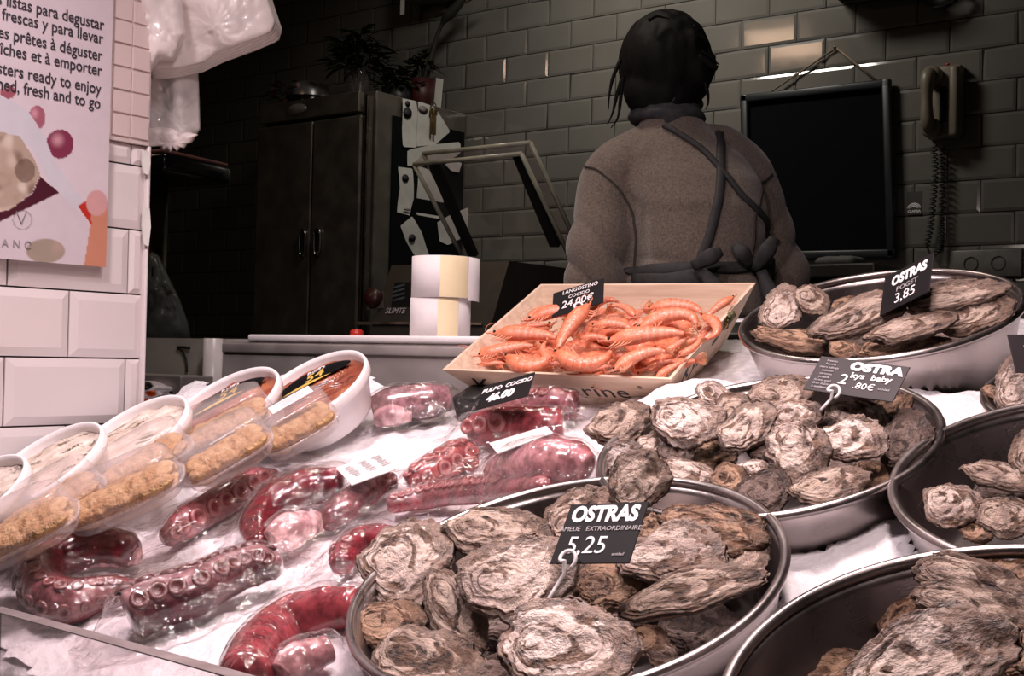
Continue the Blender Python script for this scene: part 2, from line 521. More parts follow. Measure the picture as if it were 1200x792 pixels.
# the white tiled pillar on the left
XP = -1.70
ye = onX(164, 400, XP).y
zm = onX(150, 168, XP).z
bm = bmesh.new()
box(bm, (XP-.15, ye-.45, 1.6), (.3-.004, .9-.004, 3.2))
struct(obj('pillar', bm, M['grout'], shade=False))
zt = onX(81, 419, XP).z
th = onX(81, 340, XP).z-zt
tw = onX(143, 460, XP).y-onX(1, 460, XP).y
row0 = zt-math.ceil(zt/th)*th
nrow = int(math.ceil(zt/th))
yj = onX(80, 380, XP).y if nrow % 2 == 0 else onX(143, 460, XP).y
bm = bmesh.new()
# rows counted from the joint at zt: even rows above share the joint through (80, 380)
y0 = ye-.9
o_ = (yj-y0) % tw
tiled(bm, y0, ye, row0, zm, tw, th, lambda u, v, h: Vector((XP+h, u, v)), gap=.0026, bev=.013, ht=.004, jit=.004, off=o_)
struct(obj('trim_2', bm, M['whitetile'], shade=False))
bm = bmesh.new()
box(bm, (XP+.004, ye-.45, zm+.7), (.012, .9, 1.4))
struct(obj('trim_3', bm, M['palegrout'], shade=False))
bm = bmesh.new()
rng = random.Random(9)
ms = .0355
r = 0; v = zm+.006
while v < 2.3:
    u = ye-.002-ms
    while u > y0:
        j = .0012
        q = [(u+j, v+j), (u+ms-j, v+j), (u+ms-j, v+ms*1.02-j), (u+j, v+ms*1.02-j)]
        h = .0125+rng.uniform(0, .0012)
        lo = [bm.verts.new((XP+.009, a, b)) for a, b in q]; up = [bm.verts.new((XP+h, a+(.0012 if k in (0, 3) else -.0012), b+(.0012 if k < 2 else -.0012))) for k, (a, b) in enumerate(q)]
        bm.faces.new(up)
        for k in range(4): bm.faces.new((lo[k], lo[(k+1) % 4], up[(k+1) % 4], up[k]))
        u -= ms
    v += ms*1.02
struct(obj('trim_4', bm, M['mosaic'], shade=False))
bm = bmesh.new(); box(bm, (XP+.003, ye+.002, zm/2), (.014, .006, zm), bev=.002); struct(obj('trim_5', bm, M['whitetile']))

# ================================================================== ice and counter
def mound(u, v):
    return .055*smooth(-1.15, -1.55, u) + .012*smooth(.95, .70, v)*smooth(-.7, -.9, u) + .060*smooth(-.98, -.78, u)*smooth(1.44, 1.30, v)
def ice_h(u, v):
    return mound(u, v)-.012+.016*nz3(u, v, 1, 5)+.008*nz3(u, v, 2, 17)+.005*nz3(u, v, 3, 48)+.0025*nz3(u, v, 5, 120)
def I(x, y, h=0):
    """a point h above the heaped ice"""
    P = onI(x, y, h)
    for _ in range(4):
        u, v, _h = uvh(P); P = onI(x, y, h+mound(u, v))
    return P
YT = onI(430, 470, .0).y+.12
GL = I(2, 712, .045); GR = I(330, 802, .045)
GD = (GR-GL).normalized(); GN = GD.cross(Vector((0, 0, 1))).normalized()
if GN.dot(CF) < 0: GN = -GN
RIM = .088
BAS = {'front': (661, 672, .385, RIM), 'baby': (897, 517, .345, RIM), 'poget': (1029, 366, .345, RIM), 'mid': (1290, 556, .345, RIM), 'near': (1186, 806, .36, RIM+.03), 'far': (1268, 457, .19, RIM*.8)}
HOLES = []
for x_, y_, d_, r_ in BAS.values():
    a_, b_, _h = uvh(onI(x_, y_, r_)); HOLES.append((a_, b_, d_/2*(.94 if r_ < RIM else .915)))
bm = bmesh.new()
ua, ub, va, vb = -1.665, .35, .20, 1.72
nu, nv = 290, 170
g = []
for j in range(nv+1):
    rowv = []
    for i in range(nu+1):
        u = lerp(ua, ub, i/nu); v = lerp(va, vb, j/nv)
        rowv.append(bm.verts.new(UV(u, v, ice_h(u, v))))
    g.append(rowv)
for j in range(nv):
    for i in range(nu):
        q = [g[j][i], g[j][i+1], g[j+1][i+1], g[j+1][i]]
        if any((v.co-GL).dot(GN) < .012 for v in q): continue
        if any(v.co.y > YT-.20 and v.co.x < -1.52 for v in q): continue
        cu, cv, _h = uvh((q[0].co+q[2].co)/2)
        if any((cu-bu)**2+(cv-bv_)**2 < br*br for bu, bv_, br in HOLES): continue
        if any(v.co.y > YT-.10 and v.co.x < -1.10 for v in q): continue
        bm.faces.new(q)
# the cut front of the heap behind the acrylic guard
prev = None
for k in range(241):
    t_ = lerp(-.3, 1.6, k/240); p = GL+GD*t_+GN*.022
    q = CAM+(p-CAM)
    u, v, _h = uvh(p); A_ = UV(u, v, 0); d_ = NRM.z
    zt_ = p.z-_h/d_+ice_h(u, v)/d_
    row_ = []
    for m in range(13):
        f_ = m/12; b_ = Vector((p.x, p.y, zt_-.26*f_))+GN*(-.012*math.sin(min(1, f_*6)*1.57)+.010*noise.noise(Vector((t_*40, f_*9, 1)))-.006)
        row_.append(bm.verts.new(b_ if m else Vector((p.x, p.y, zt_))+GN*.008))
    if prev:
        for m in range(12): bm.faces.new((prev[m], row_[m], row_[m+1], prev[m+1]))
    prev = row_
bmesh.ops.delete(bm, geom=[v for v in bm.verts if not v.link_faces], context='VERTS')
bmesh.ops.recalc_face_normals(bm, faces=bm.faces)
tag(obj('crushed_ice', bm, M['ice']), 'white crushed ice heaped over the sloping fish counter', 'ice', kind='stuff')
bm = bmesh.new()
va, vb = .86, 1.30
hexa(bm, [UV(ua, va, -.45), UV(ub, va, -.45), UV(ub, vb, -.45), UV(ua, vb, -.45), UV(ua, va, -.11), UV(ub, va, -.11), UV(ub, vb, -.11), UV(ua, vb, -.11)])
tag(obj('display_counter', bm, M['tray_steel'], shade=False), 'sloping steel fish counter carrying the bed of crushed ice', 'counter')

# ================================================================== basins
def basin(cx, cy, D, rim, label, depth_=.092, hnd=0):
    """cx, cy: where the rim centre stands; rim: height of the rim over the slope"""
    P = onI(cx, cy, rim)
    Mx = frame(P, E1, NRM)
    R = D/2
    root = empty('steel_basin', Mx); tag(root, label, 'basin', 'steel basins of oysters on the ice')
    bm = bmesh.new()
    d = depth_
    prof = [(0, -d), (R*.80, -d), (R*.85, -d+.006), (R*.955, -.012), (R*.965, -.002), (R*.962, -.0005), (R*.945, -.012), (R*.835, -d+.011), (R*.78, -d+.004), (0, -d+.004)]
    lathe(bm, prof, 96)
    obj('bowl', bm, M['basin'], root)
    bm = bmesh.new()
    rr = .0045
    pr_ = [(R*.975+rr*math.cos(a), -.001+rr*math.sin(a)) for a in [2*PI*k/10 for k in range(11)]]
    lathe(bm, pr_, 96)
    obj('rolled_rim', bm, M['basin'], root)
    return P
RIM = .088
B = {}
B['front'] = (basin(*BAS['front'], 'steel basin nearest the octopus packs, behind the tag reading OSTRAS 5,25'), .0)
B['baby'] = (basin(*BAS['baby'], 'steel basin of small oysters under the OSTRA kys baby tag'), 0)
B['poget'] = (basin(*BAS['poget'], 'deep steel basin of big oysters standing topmost in front of the back wall'), 0)
B['mid'] = (basin(*BAS['mid'], 'steel basin cut by the right edge of the picture, one third full of oysters'), 0)
B['near'] = (basin(*BAS['near'], 'large steel basin in the lower right corner with oysters heaped on its right side'), 0)
B['far'] = (basin(*BAS['far'], 'small steel basin at the far right under the tag of fine grey print'), 0)

# ================================================================== oysters
def oyster_mesh(seed, seg=96, rings=30):
    rng = random.Random(seed)
    ph = [rng.uniform(0, 6.28) for _ in range(8)]
    nl = rng.choice((2.6, 3.2, 3.8)); fold = rng.randint(4, 7)
    px = rng.uniform(-.37, -.24); py = rng.uniform(-.10, .10)
    warp = rng.uniform(-.6, .6)
    def Rf(th):
        b = 1/math.sqrt((math.cos(th)/.5)**2+(math.sin(th)/.45)**2)
        b *= 1+.10*math.sin(2*th+ph[0])*.5+.05*math.sin(3*th+ph[1])
        b *= 1+.13*noise.noise(Vector((math.cos(th)*1.7, math.sin(th)*1.7, seed*3.1)))+.07*noise.noise(Vector((math.cos(th)*5, math.sin(th)*5, seed*2.1)))+.05*noise.noise(Vector((math.cos(th)*12, math.sin(th)*12, seed*1.3)))
        return b
    def lam(rho, th, sgn):
        x = math.cos(th); y = math.sin(th)
        l = rho*rho*nl+.3+.7*noise.noise(Vector((x*1.3, y*1.3, seed+sgn*5+rho*1.2)))+.30*noise.noise(Vector((x*3.2*rho, y*3.2*rho, seed+sgn*3)))+.12*noise.noise(Vector((x*9*rho, y*9*rho, seed+sgn*3)))
        return l-math.floor(l)
    def shape(rho, th, sgn):
        r = Rf(th); st = lam(rho, th, sgn)
        rad = rho*(1+(.05*(st-.5) if rho < 1 else 0))
        x = px*(1-rho)+rad*r*math.cos(th); y = py*(1-rho)+rad*r*math.sin(th)
        q = max(0, 1-rho**2.2)**.7
        z = sgn*(.34 if sgn > 0 else .5)*q
        edge = rho*rho
        # each growth plate lifts and frays towards its outer edge
        z += sgn*(.10*st*st*(.2+.8*rho)+.06*st**4*noise.noise(Vector((math.cos(th)*9, math.sin(th)*9, seed+rho*3))))*(1 if rho < .999 else .5)
        z += .12*edge*math.sin(fold*th+ph[4]+2.5*noise.noise(Vector((x*2.5, y*2.5, seed))))*(.7 if sgn < 0 else 1)
        z += .20*noise.noise(Vector((x*3.2, y*3.2, seed*1.7+sgn)))+.09*noise.noise(Vector((x*7, y*7, seed*1.7+sgn)))+.035*noise.noise(Vector((x*16, y*16, seed*1.7+sgn)))
        z += warp*(x*x-.08)*.9 + .3*warp*x*y
        return Vector((x, y, z+sgn*.03))
    bm = bmesh.new(); lay = bm.verts.layers.float_color.new('shell')
    a = radial(bm, rings, seg, lambda r_, t_: shape(r_, t_, 1), lay, lambda r_, t_: (r_, lam(r_, t_, 1), 0, 1))
    b = radial(bm, rings, seg, lambda r_, t_: shape(r_, t_, -1), lay, lambda r_, t_: (r_, lam(r_, t_, -1), 1, 1))
    bf = {f for ring in b for v in ring for f in v.link_faces}
    bmesh.ops.reverse_faces(bm, faces=list(bf))
    # flaky rim between the two valves
    top, bot = a[-1], b[-1]; prev = top
    for j, (o, t) in enumerate(((.955, .3), (1.03, .42), (.94, .62), (1.01, .8))):
        ring = []
        for k in range(seg):
            p = top[k].co.lerp(bot[k].co, t); s = o+.03*noise.noise(Vector((k*.35, j*3, seed)))
            v = bm.verts.new((p.x*s, p.y*s, p.z)); v[lay] = (1.0, .2+.6*(j % 2), .6, 1); ring.append(v)
        for k in range(seg):
            k2 = (k+1) % seg; bm.faces.new((prev[k], ring[k], ring[k2], prev[k2]))
        prev = ring
    for k in range(seg):
        k2 = (k+1) % seg; bm.faces.new((prev[k], bot[k], bot[k2], prev[k2]))
    me = bpy.data.meshes.new('oyster'); bm.to_mesh(me); bm.free()
    me.materials.append(M['oyster'])
    for p in me.polygons: p.use_smooth = True
    return me
OY = [oyster_mesh(s) for s in range(1, 15)]
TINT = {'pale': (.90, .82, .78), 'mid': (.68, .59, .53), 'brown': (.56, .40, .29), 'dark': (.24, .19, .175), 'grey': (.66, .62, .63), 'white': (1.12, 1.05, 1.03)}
oy_n = 0
def oyster(px, py, w, h, ang, hh, face, tint, label, group, thick=.34, mesh=None, spin=0):
    """oyster whose outline spans w x h pixels, turned ang degrees; hh above the slope; face 0 lies on the slope, 1 looks at the viewer"""
    global oy_n
    P = onI(px, py, hh); s = depth(P)/F
    vd = (P-CAM).normalized()
    nz = (NRM*(1-face)-vd*face).normalized()
    x, k = along(P, ang, nz)
    y = nz.cross(x)
    per = CU*math.cos(R_(ang))-CR*math.sin(R_(ang))
    w *= 1.10; h *= 1.14; thick *= 1.05
    L = w*s*min(k, 1.7)
    Wd = h*s/max(.5, abs(y.dot(per)))
    Wd = min(Wd, L*1.05)
    T = thick*(.5*Wd+.25*L)
    me = mesh if mesh is not None else OY[oy_n % len(OY)]
    if isinstance(me, int): me = OY[me % len(OY)]
    oy_n += 1
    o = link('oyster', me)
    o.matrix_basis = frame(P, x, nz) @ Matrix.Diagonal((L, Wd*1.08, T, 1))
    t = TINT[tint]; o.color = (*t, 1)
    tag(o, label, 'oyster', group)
    return o
exec_list = []
def b_front():   # crop pixels: 390+x/2.222, 540+y/2.222
    q = lambda x, y: (390+x/2.222, 540+y/2.222)
    G = 'oysters in the OSTRAS 5,25 basin'
    L = [
     (160, 375, 170, 90, -15, .055, .25, 'brown', 'dark brown oyster wedged under the broad grey one in the front basin'),
     (195, 262, 235, 165, 8, .088, .45, 'pale', 'broad grey-beige oyster against the left rim of the basin behind the OSTRAS 5,25 tag'),
     (435, 192, 240, 115, -8, .092, .4, 'mid', 'mottled oyster at the back of the front basin, left of the OSTRAS 5,25 tag'),
     (485, 305, 270, 185, 12, .105, .55, 'pale', 'large pale round oyster in front of the OSTRAS 5,25 tag'),
     (320, 395, 240, 120, -62, .085, .55, 'mid', 'long striped oyster standing on edge in the left of the front basin'),
     (150, 425, 180, 90, -10, .070, .35, 'brown', 'brown ragged oyster low at the left rim of the front basin'),
     (240, 515, 250, 120, -12, .075, .35, 'mid', 'flaky oyster at the near left rim of the front basin'),
     (560, 372, 200, 70, 5, .075, .2, 'dark', 'dark domed oyster peeping out behind the big white-topped one'),
     (612, 480, 330, 185, -4, .098, .5, 'white', 'biggest white-topped oyster at the near edge of the front basin'),
     (640, 135, 190, 100, 40, .090, .5, 'mid', 'oyster half hidden behind the left edge of the OSTRAS 5,25 tag'),
     (740, 325, 190, 110, 5, .080, .35, 'brown', 'brown oyster under the lower right corner of the OSTRAS 5,25 tag'),
     (940, 340, 350, 75, 18, .092, .35, 'mid', 'long slim oyster lying lengthwise on the right of the front basin'),
     (890, 245, 250, 120, 8, .098, .45, 'pale', 'frilly layered oyster right beside the OSTRAS 5,25 tag'),
     (1000, 178, 240, 110, -14, .094, .5, 'brown', 'frilly brown oyster at the right back rim of the front basin'),
     (850, 175, 120, 70, 10, .080, .3, 'brown', 'small brown oyster behind the frilly layered one in the front basin'),
     (1075, 255, 130, 60, 30, .075, .3, 'mid', 'narrow oyster against the right rim of the front basin'),
     (810, 470, 110, 60, 0, .050, .2, 'brown', 'brown oyster low in the shade right of the biggest white-topped one'),
     (870, 510, 100, 60, -30, .045, .2, 'mid', 'small oyster deep in the near right of the front basin'),
     (420, 545, 140, 60, 20, .060, .3, 'dark', 'dark oyster at the near rim of the front basin below the striped one'),
    ]
    for x, y, w, h, a, hh, fc, t, lb in L:
        px, py = q(x, y); oyster(px, py, w/2.222, h/2.222, a, hh, fc, t, lb, G)
    px, py = q(795, 50)
    oyster(px, py, 170/2.222, 120/2.222, 48, .135, .8, 'mid', 'tall oyster propped upright on the back rim of the front basin', G, thick=.3)
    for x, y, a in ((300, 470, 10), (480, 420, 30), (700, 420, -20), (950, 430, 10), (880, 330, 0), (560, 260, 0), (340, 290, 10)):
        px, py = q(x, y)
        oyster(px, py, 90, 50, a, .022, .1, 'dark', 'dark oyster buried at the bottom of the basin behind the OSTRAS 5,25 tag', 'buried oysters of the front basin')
def b_baby():    # 680+x/2.727, 400+y/2.727
    q = lambda x, y: (680+x/2.727, 400+y/2.727)
    G = 'small oysters in the kys baby basin'
    L = [
     (390, 370, 190, 90, -10, .055, .2, 'brown', 'cluster-like brown oyster low in the left middle of the kys baby basin'),
     (310, 350, 110, 80, 20, .075, .4, 'dark', 'dark oyster between the round white-centred one and the brown cluster'),
     (125, 262, 200, 105, 18, .098, .5, 'mid', 'oyster poking out over the far left rim of the kys baby basin'),
     (135, 372, 130, 95, 15, .080, .5, 'grey', 'smooth grey rounded oyster at the left rim of the kys baby basin'),
     (345, 258, 205, 150, -8, .098, .55, 'white', 'round oyster with a white centre in the left back of the kys baby basin'),
     (435, 178, 130, 80, -35, .095, .5, 'white', 'flat pale oyster touching the back left rim of the kys baby basin'),
     (495, 222, 120, 110, 35, .098, .5, 'mid', 'knobbly oyster between the flat pale one and the slanting one'),
     (530, 272, 185, 105, 42, .100, .5, 'pale', 'slanting oyster in the middle of the kys baby basin'),
     (640, 172, 180, 105, 12, .092, .45, 'mid', 'greyish oyster at the back rim left of the OSTRA kys baby tag'),
     (690, 236, 160, 85, 10, .100, .45, 'white', 'smooth pale oval oyster left below the OSTRA kys baby tag'),
     (585, 335, 110, 100, 30, .080, .4, 'dark', 'small dark round oyster left of the largest pale one in the kys baby basin'),
     (700, 352, 190, 185, -50, .105, .6, 'pale', 'largest pale broad oyster at the centre of the kys baby basin'),
     (890, 240, 190, 95, -12, .098, .45, 'pale', 'pale oyster right under the OSTRA kys baby tag'),
     (868, 318, 215, 120, 5, .102, .55, 'white', 'wide whitish oyster right of the largest one in the kys baby basin'),
     (992, 214, 130, 75, 28, .098, .4, 'brown', 'yellow-brown oyster by the lower right corner of the OSTRA kys baby tag'),
     (1042, 312, 180, 115, 62, .090, .5, 'dark', 'dark layered oyster against the right rim of the kys baby basin'),
     (800, 462, 250, 80, 10, .085, .35, 'mid', 'long oyster with a light edge at the near rim of the kys baby basin'),
     (945, 428, 120, 80, -30, .065, .35, 'brown', 'brown oyster low in the right front of the kys baby basin'),
     (592, 478, 150, 110, 25, .085, .45, 'dark', 'dark rough oyster at the near rim of the kys baby basin'),
     (478, 440, 115, 90, -10, .080, .45, 'brown', 'brown-centred round oyster at the near left of the kys baby basin'),
     (350, 425, 185, 75, -22, .085, .45, 'pale', 'smooth light oyster lying on the near left rim of the kys baby basin'),
     (240, 330, 110, 70, 20, .080, .4, 'pale', 'small pale oyster left of the dark one in the kys baby basin'),
     (560, 402, 70, 40, 0, .090, .4, 'white', 'tiny whitish oyster in front of the small dark round one'),
     (760, 240, 70, 60, 40, .09, .3, 'mid', 'small oyster behind the pin of the OSTRA kys baby tag'),
    ]
    for x, y, w, h, a, hh, fc, t, lb in L:
        px, py = q(x, y); oyster(px, py, w/2.727, h/2.727, a, hh, fc, t, lb, G, thick=.4)
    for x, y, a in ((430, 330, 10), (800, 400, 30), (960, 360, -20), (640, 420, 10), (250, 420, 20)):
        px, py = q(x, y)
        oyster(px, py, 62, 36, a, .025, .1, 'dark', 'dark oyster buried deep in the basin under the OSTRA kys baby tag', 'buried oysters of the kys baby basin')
def b_poget():   # 860+x/3.53, 280+y/3.53
    q = lambda x, y: (860+x/3.53, 280+y/3.53)
    G = 'big oysters in the topmost basin'
    L = [
     (270, 425, 350, 85, -10, .075, .3, 'brown', 'long layered brown oyster lying along the near left rim of the topmost basin'),
     (460, 458, 130, 70, -20, .078, .3, 'brown', 'small brown oyster at the near rim of the topmost basin'),
     (465, 268, 110, 50, 15, .085, .3, 'brown', 'small brown oyster peeping out behind the banana-shaped one'),
     (200, 285, 175, 145, 60, .105, .6, 'pale', 'pale upright oyster leftmost in the topmost basin'),
     (325, 252, 150, 105, -35, .110, .6, 'mid', 'dark-rimmed oyster beside the pale upright one in the topmost basin'),
     (520, 315, 430, 120, 22, .105, .55, 'mid', 'big banana-shaped oyster in the middle of the topmost basin'),
     (690, 445, 340, 70, 8, .078, .3, 'brown', 'greenish-brown oyster low along the near rim of the topmost basin'),
     (735, 370, 330, 85, 14, .100, .4, 'mid', 'ridged oyster in front of the largest one in the topmost basin'),
     (985, 305, 320, 150, 12, .100, .5, 'mid', 'wide ridged oyster resting on the right rim of the topmost basin'),
     (920, 238, 400, 100, 14, .118, .55, 'mid', 'longest ridged oyster lying on top at the right of the topmost basin'),
     (880, 195, 230, 50, 14, .090, .3, 'dark', 'dark oyster behind the longest one at the back rim of the topmost basin'),
    ]
    for x, y, w, h, a, hh, fc, t, lb in L:
        px, py = q(x, y); oyster(px, py, w/3.53, h/3.53, a, hh, fc, t, lb, G, thick=.32)
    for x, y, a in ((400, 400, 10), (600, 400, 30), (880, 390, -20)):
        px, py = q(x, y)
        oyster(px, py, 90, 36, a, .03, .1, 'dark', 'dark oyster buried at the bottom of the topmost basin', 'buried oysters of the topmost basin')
def b_rest():
    q = lambda x, y: (1040+x/2.83, 380+y/2.83)
    G = 'oysters in the basin at the right edge'
    for x, y, w, h, a, hh, fc, t, lb in [
      (390, 575, 200, 90, -5, .060, .3, 'dark', 'dark oyster deep in the middle of the basin cut by the right edge'),
      (215, 600, 190, 130, -20, .075, .5, 'pale', 'crumpled pale oyster leftmost in the basin cut by the right edge'),
      (380, 505, 230, 85, -12, .085, .45, 'mid', 'long flaky oyster at the back of the basin cut by the right edge'),
      (400, 640, 190, 120, -5, .085, .5, 'mid', 'rounded oyster at the near rim of the basin cut by the right edge'),
      (460, 420, 150, 80, 75, .10, .6, 'mid', 'upright oyster at the right edge of the picture, in the one-third-full basin'),
      (300, 680, 120, 60, 0, .060, .3, 'brown', 'brown oyster low beside the near rim of the basin cut by the right edge')]:
        px, py = q(x, y); oyster(px, py, w/2.83, h/2.83, a, hh, fc, t, lb, G)
    q = lambda x, y: (840+x/3.33, 620+y/3.33)
    G = 'oysters in the lower right basin'
    for x, y, w, h, a, hh, fc, t, lb in [
      (720, 340, 200, 110, 65, .085, .5, 'brown', 'brown frilled oyster on edge, leftmost of the heap in the lower right basin'),
      (395, 555, 330, 110, 12, .070, .4, 'brown', 'brown flat oyster at the bottom edge of the picture in the lower right basin'),
      (1150, 170, 260, 110, 8, .105, .45, 'brown', 'brown oyster at the far back of the heap in the lower right basin'),
      (1010, 215, 480, 170, -18, .115, .55, 'mid', 'long ridged oyster across the back of the heap in the lower right basin'),
      (1000, 300, 430, 140, -12, .120, .55, 'mid', 'greyish oyster below the long ridged one in the lower right basin'),
      (840, 500, 620, 260, 24, .130, .6, 'pale', 'biggest pale oyster in front in the lower right basin'),
      (1160, 480, 220, 200, 40, .115, .4, 'brown', 'layered brown oyster in the lower right corner of the picture')]:
        px, py = q(x, y); oyster(px, py, w/3.33, h/3.33, a, hh, fc, t, lb, G)
    G = 'oysters in the small far right basin'
    oyster(1194, 447, 62, 40, 60, .095, .6, 'pale', 'pale oyster standing up under the fine print tag at the far right', G)
    oyster(1180, 464, 55, 18, -15, .07, .4, 'brown', 'brown oyster lying at the rim of the small far right basin', G)
b_front(); b_baby(); b_poget(); b_rest()

# ================================================================== price tags
def tag_frame(P, uw, vh, r):
    """frame of a rectangle of aspect r whose width/height show as image vectors uw, vh (pixels, y up); P its centre"""
    A = uw[0]**2+uw[1]**2; Bq = vh[0]**2+vh[1]**2; D_ = uw[0]*vh[0]+uw[1]*vh[1]
    # A+ua^2 = r^2 (B+vb^2), ua*vb = -D
    c = r*r*Bq-A
    t = (-c+math.sqrt(max(0, c*c+4*r*r*D_*D_)))/(2*r*r)
    vb = math.sqrt(max(t, 1e-9)); ua = -D_/vb if vb > 1e-3 else math.sqrt(max(0, c))
    if vb < 1e-3: vb = 0
    s = depth(P)/F
    vd = (P-CAM).normalized(); rt = (CR-vd*CR.dot(vd)).normalized(); up = rt.cross(vd)
    x = (rt*uw[0]+up*uw[1]+vd*ua)*s; y = (rt*vh[0]+up*vh[1]+vd*vb)*s
    return frame(P, x, x.cross(y)), x.length, y.length
def price_tag(P, uw, vh, r, label, mat, lines, pin=None, holder=True):
    Mx, w, h = tag_frame(P, uw, vh, r)
    root = empty('price_tag', Mx); tag(root, label, 'price tag', 'black price tags')
    bm = bmesh.new(); box(bm, (0, 0, -.0006), (w, h, .0012), bev=.0004, seg=1)
    obj('tag_card', bm, mat, root, shade=False)
    for ln in lines:
        s, sz, x, y = ln[:4]; k = dict(ln[4]) if len(ln) > 4 else {}
        m = k.pop('mat', M['white'])
        lettering(root, s, sz*h, x*w, y*h, .0004, m, depth_=.0003, **k)
    if pin:
        # white pigtail pin: a ring, then a stem into the shells
        bm = bmesh.new(); x0, y0, rr, ln = pin
        pts = [Vector((x0*w+rr*math.cos(a), y0*h+rr*1.25*math.sin(a), .003+.0006*i)) for i, a in enumerate([R_(-70)+2*PI*k/18 for k in range(19)])]
        pts += [Vector((x0*w+rr*.3-ln*.25*t, y0*h-rr*1.3-ln*t, .006)) for t in (.15, .5, 1)]
        tube(bm, pts, .0016, 8)
        obj('pin', bm, M['white_plastic'], root)
    return root, w, h
T_ = []
root, w, h = price_tag(onI(702, 624, .145), (92, 2), (25, 70), 1.25, 'black slanted tag reading OSTRAS, AMELIE EXTRAORDINAIRE and 5,25', M['tagblack'], [
    ('OSTRAS', .36, .0, .30, dict(shear=.0, bold=.0009, sx=.82)),
    ('AMELIE   EXTRAORDINAIRE', .105, .0, .06, dict(mat=M['tagline'], sx=1.0)),
    ('5,25', .40, -.10, -.22, dict(sx=.95)), ('unidad', .07, .33, -.36, dict(mat=M['tagline']))], (-.20, -.50, .0054, .045))
root, w, h = price_tag(onI(1003, 443, .135), (101, -14), (21, 40), 1.9, 'grey-black tag reading OSTRA kys baby 2.80 with small print down its left', M['tagbrown'], [
    ('OSTRA', .30, .17, .30, dict(bold=.0010, sx=1.15)), ('kys  baby', .22, .16, .05, dict(bold=.0002, sx=1.05)),
    ('2', .40, -.12, -.10, dict(sx=1.0)), ('.80€', .24, .13, -.22, dict()), ('unidad', .09, .35, -.22, dict(mat=M['tagline'])),
    ] + [(s, .085, -.34, .38-i*.095, dict(mat=M['tagline'])) for i, s in enumerate(('frescas', 'francia', 'ostra salvaje', 'intenso', 'carnosa', 'yodada', 'forma oval', 'final dulce', 'a avellana'))], (-.11, -.56, .0050, .02))
root, w, h = price_tag(onI(1062, 333, .139), (55, 30), (5, 46), 1.3, 'black tag reading OSTRAS POGET 85 stuck among the topmost oysters', M['tagblack'], [
    ('OSTRAS', .32, .04, .24, dict(bold=.0010, sx=.8)), ('POGET', .17, .02, -.02, dict(mat=M['tagline'], sx=1.05)), ('3,85', .34, .0, -.26, dict(sx=.95))])
root, w, h = price_tag(onI(1220, 414, .125), (64, 0), (-10, 45), 1.35, 'grey tag of fine print at the right edge above the small basin', M['tagbrown'], [
    (s, .085, -.12, .38-i*.095, dict(mat=M['tagline'])) for i, s in enumerate(('frescas', 'francia', 'ostra salvaje', 'intenso', 'carnosa', 'yodada', 'forma oval', 'final dulce'))])
root, w, h = price_tag(I(592, 458, .075), (61, 17), (9, 28), 1.75, 'black tag reading PULPO COCIDO 46.00 leaning against the crate', M['tagblack'], [
    ('PULPO  COCIDO', .22, .0, .22, dict(shear=.25, bold=.0002, sx=1.0)), ('46.00', .40, -.08, -.16, dict(shear=.2, bold=.0010, sx=1.0))])

# ================================================================== wooden crate of prawns
ca, sa = math.cos(R_(29.3)), math.sin(R_(29.3))
XC = Vector((.9995, .0294, -.0107)); NC = Vector((.0237, -.4893, .8718)); XC = (XC-NC*XC.dot(NC)).normalized(); YC = NC.cross(XC)
zc = 1.64; k_ = zc/1.72
CW, CL, CD = .392*k_, .298*k_, .075
FRc = at(786, 444.5, zc)
O_ = FRc-XC*CW/2+YC*CL/2            # rim centre
MC = frame(O_, XC, NC)
crate = empty('prawn_crate', MC)
tag(crate, 'flared pale wooden crate heaped with cooked prawns', 'crate')
ins = .045; tk = .005
def ring_pts(w, l, z): return [Vector((-w/2, -l/2, z)), Vector((w/2, -l/2, z)), Vector((w/2, l/2, z)), Vector((-w/2, l/2, z))]
To = ring_pts(CW, CL, 0); Bo = ring_pts(CW-2*ins, CL-2*ins*.9, -CD)
Ti = ring_pts(CW-2*tk, CL-2*tk, 0); Bi = ring_pts(CW-2*ins-2*tk, CL-2*ins*.9-2*tk, -CD)
for i, nm in enumerate(('front_board', 'side_board', 'back_board', 'side_board')):
    j = (i+1) % 4
    bm = bmesh.new(); hexa(bm, [Bo[i], Bo[j], Bi[j], Bi[i], To[i], To[j], Ti[j], Ti[i]])
    bmesh.ops.recalc_face_normals(bm, faces=bm.faces)
    obj(nm, bm, M['wood'], crate, shade=False)
bm = bmesh.new(); box(bm, (0, 0, -CD+.002), (CW-2*ins-.004, CL-1.8*ins-.004, .004)); obj('bottom_board', bm, M['wood'], crate, shade=False)
def on_face(i, s, t, tilt=0):
    """frame on the outer face i at (s, t) in 0..1 along / up"""
    j = (i+1) % 4
    p = Bo[i].lerp(Bo[j], s).lerp(To[i].lerp(To[j], s), t)
    x = (To[j]-To[i]).normalized(); upv = (To[i].lerp(To[j], .5)-Bo[i].lerp(Bo[j], .5))
    upv = (upv-x*upv.dot(x)).normalized()
    return frame(p, x, x.cross(upv))
def face_text(i, s, t, txt, size, **k):
    me = text_mesh(txt, size, depth_=.0004, **k); me.materials.clear(); me.materials.append(M['ink'])
    link('lettering', me, crate, on_face(i, s, t))
face_text(0, .62, .52, 'marine', .040, sx=1.15, sp=1.05)
face_text(0, .17, .55, 'Kys', .046, sx=1.15, sp=1.05)
face_text(0, .875, .72, '®', .010)
face_text(1, .30, .56, 'Kys', .046, sx=1.05, shear=.15)
bm = bmesh.new()
radial(bm, 6, 24, lambda r, t: Vector((.016*r*math.cos(t)*(1+.25*math.cos(t)), .008*r*math.sin(t), .0005)))
o = obj('printed_shell_mark', bm, M['ink'], crate, on_face(1, .60, .60) @ Matrix.Rotation(.3, 4, 'Z'))
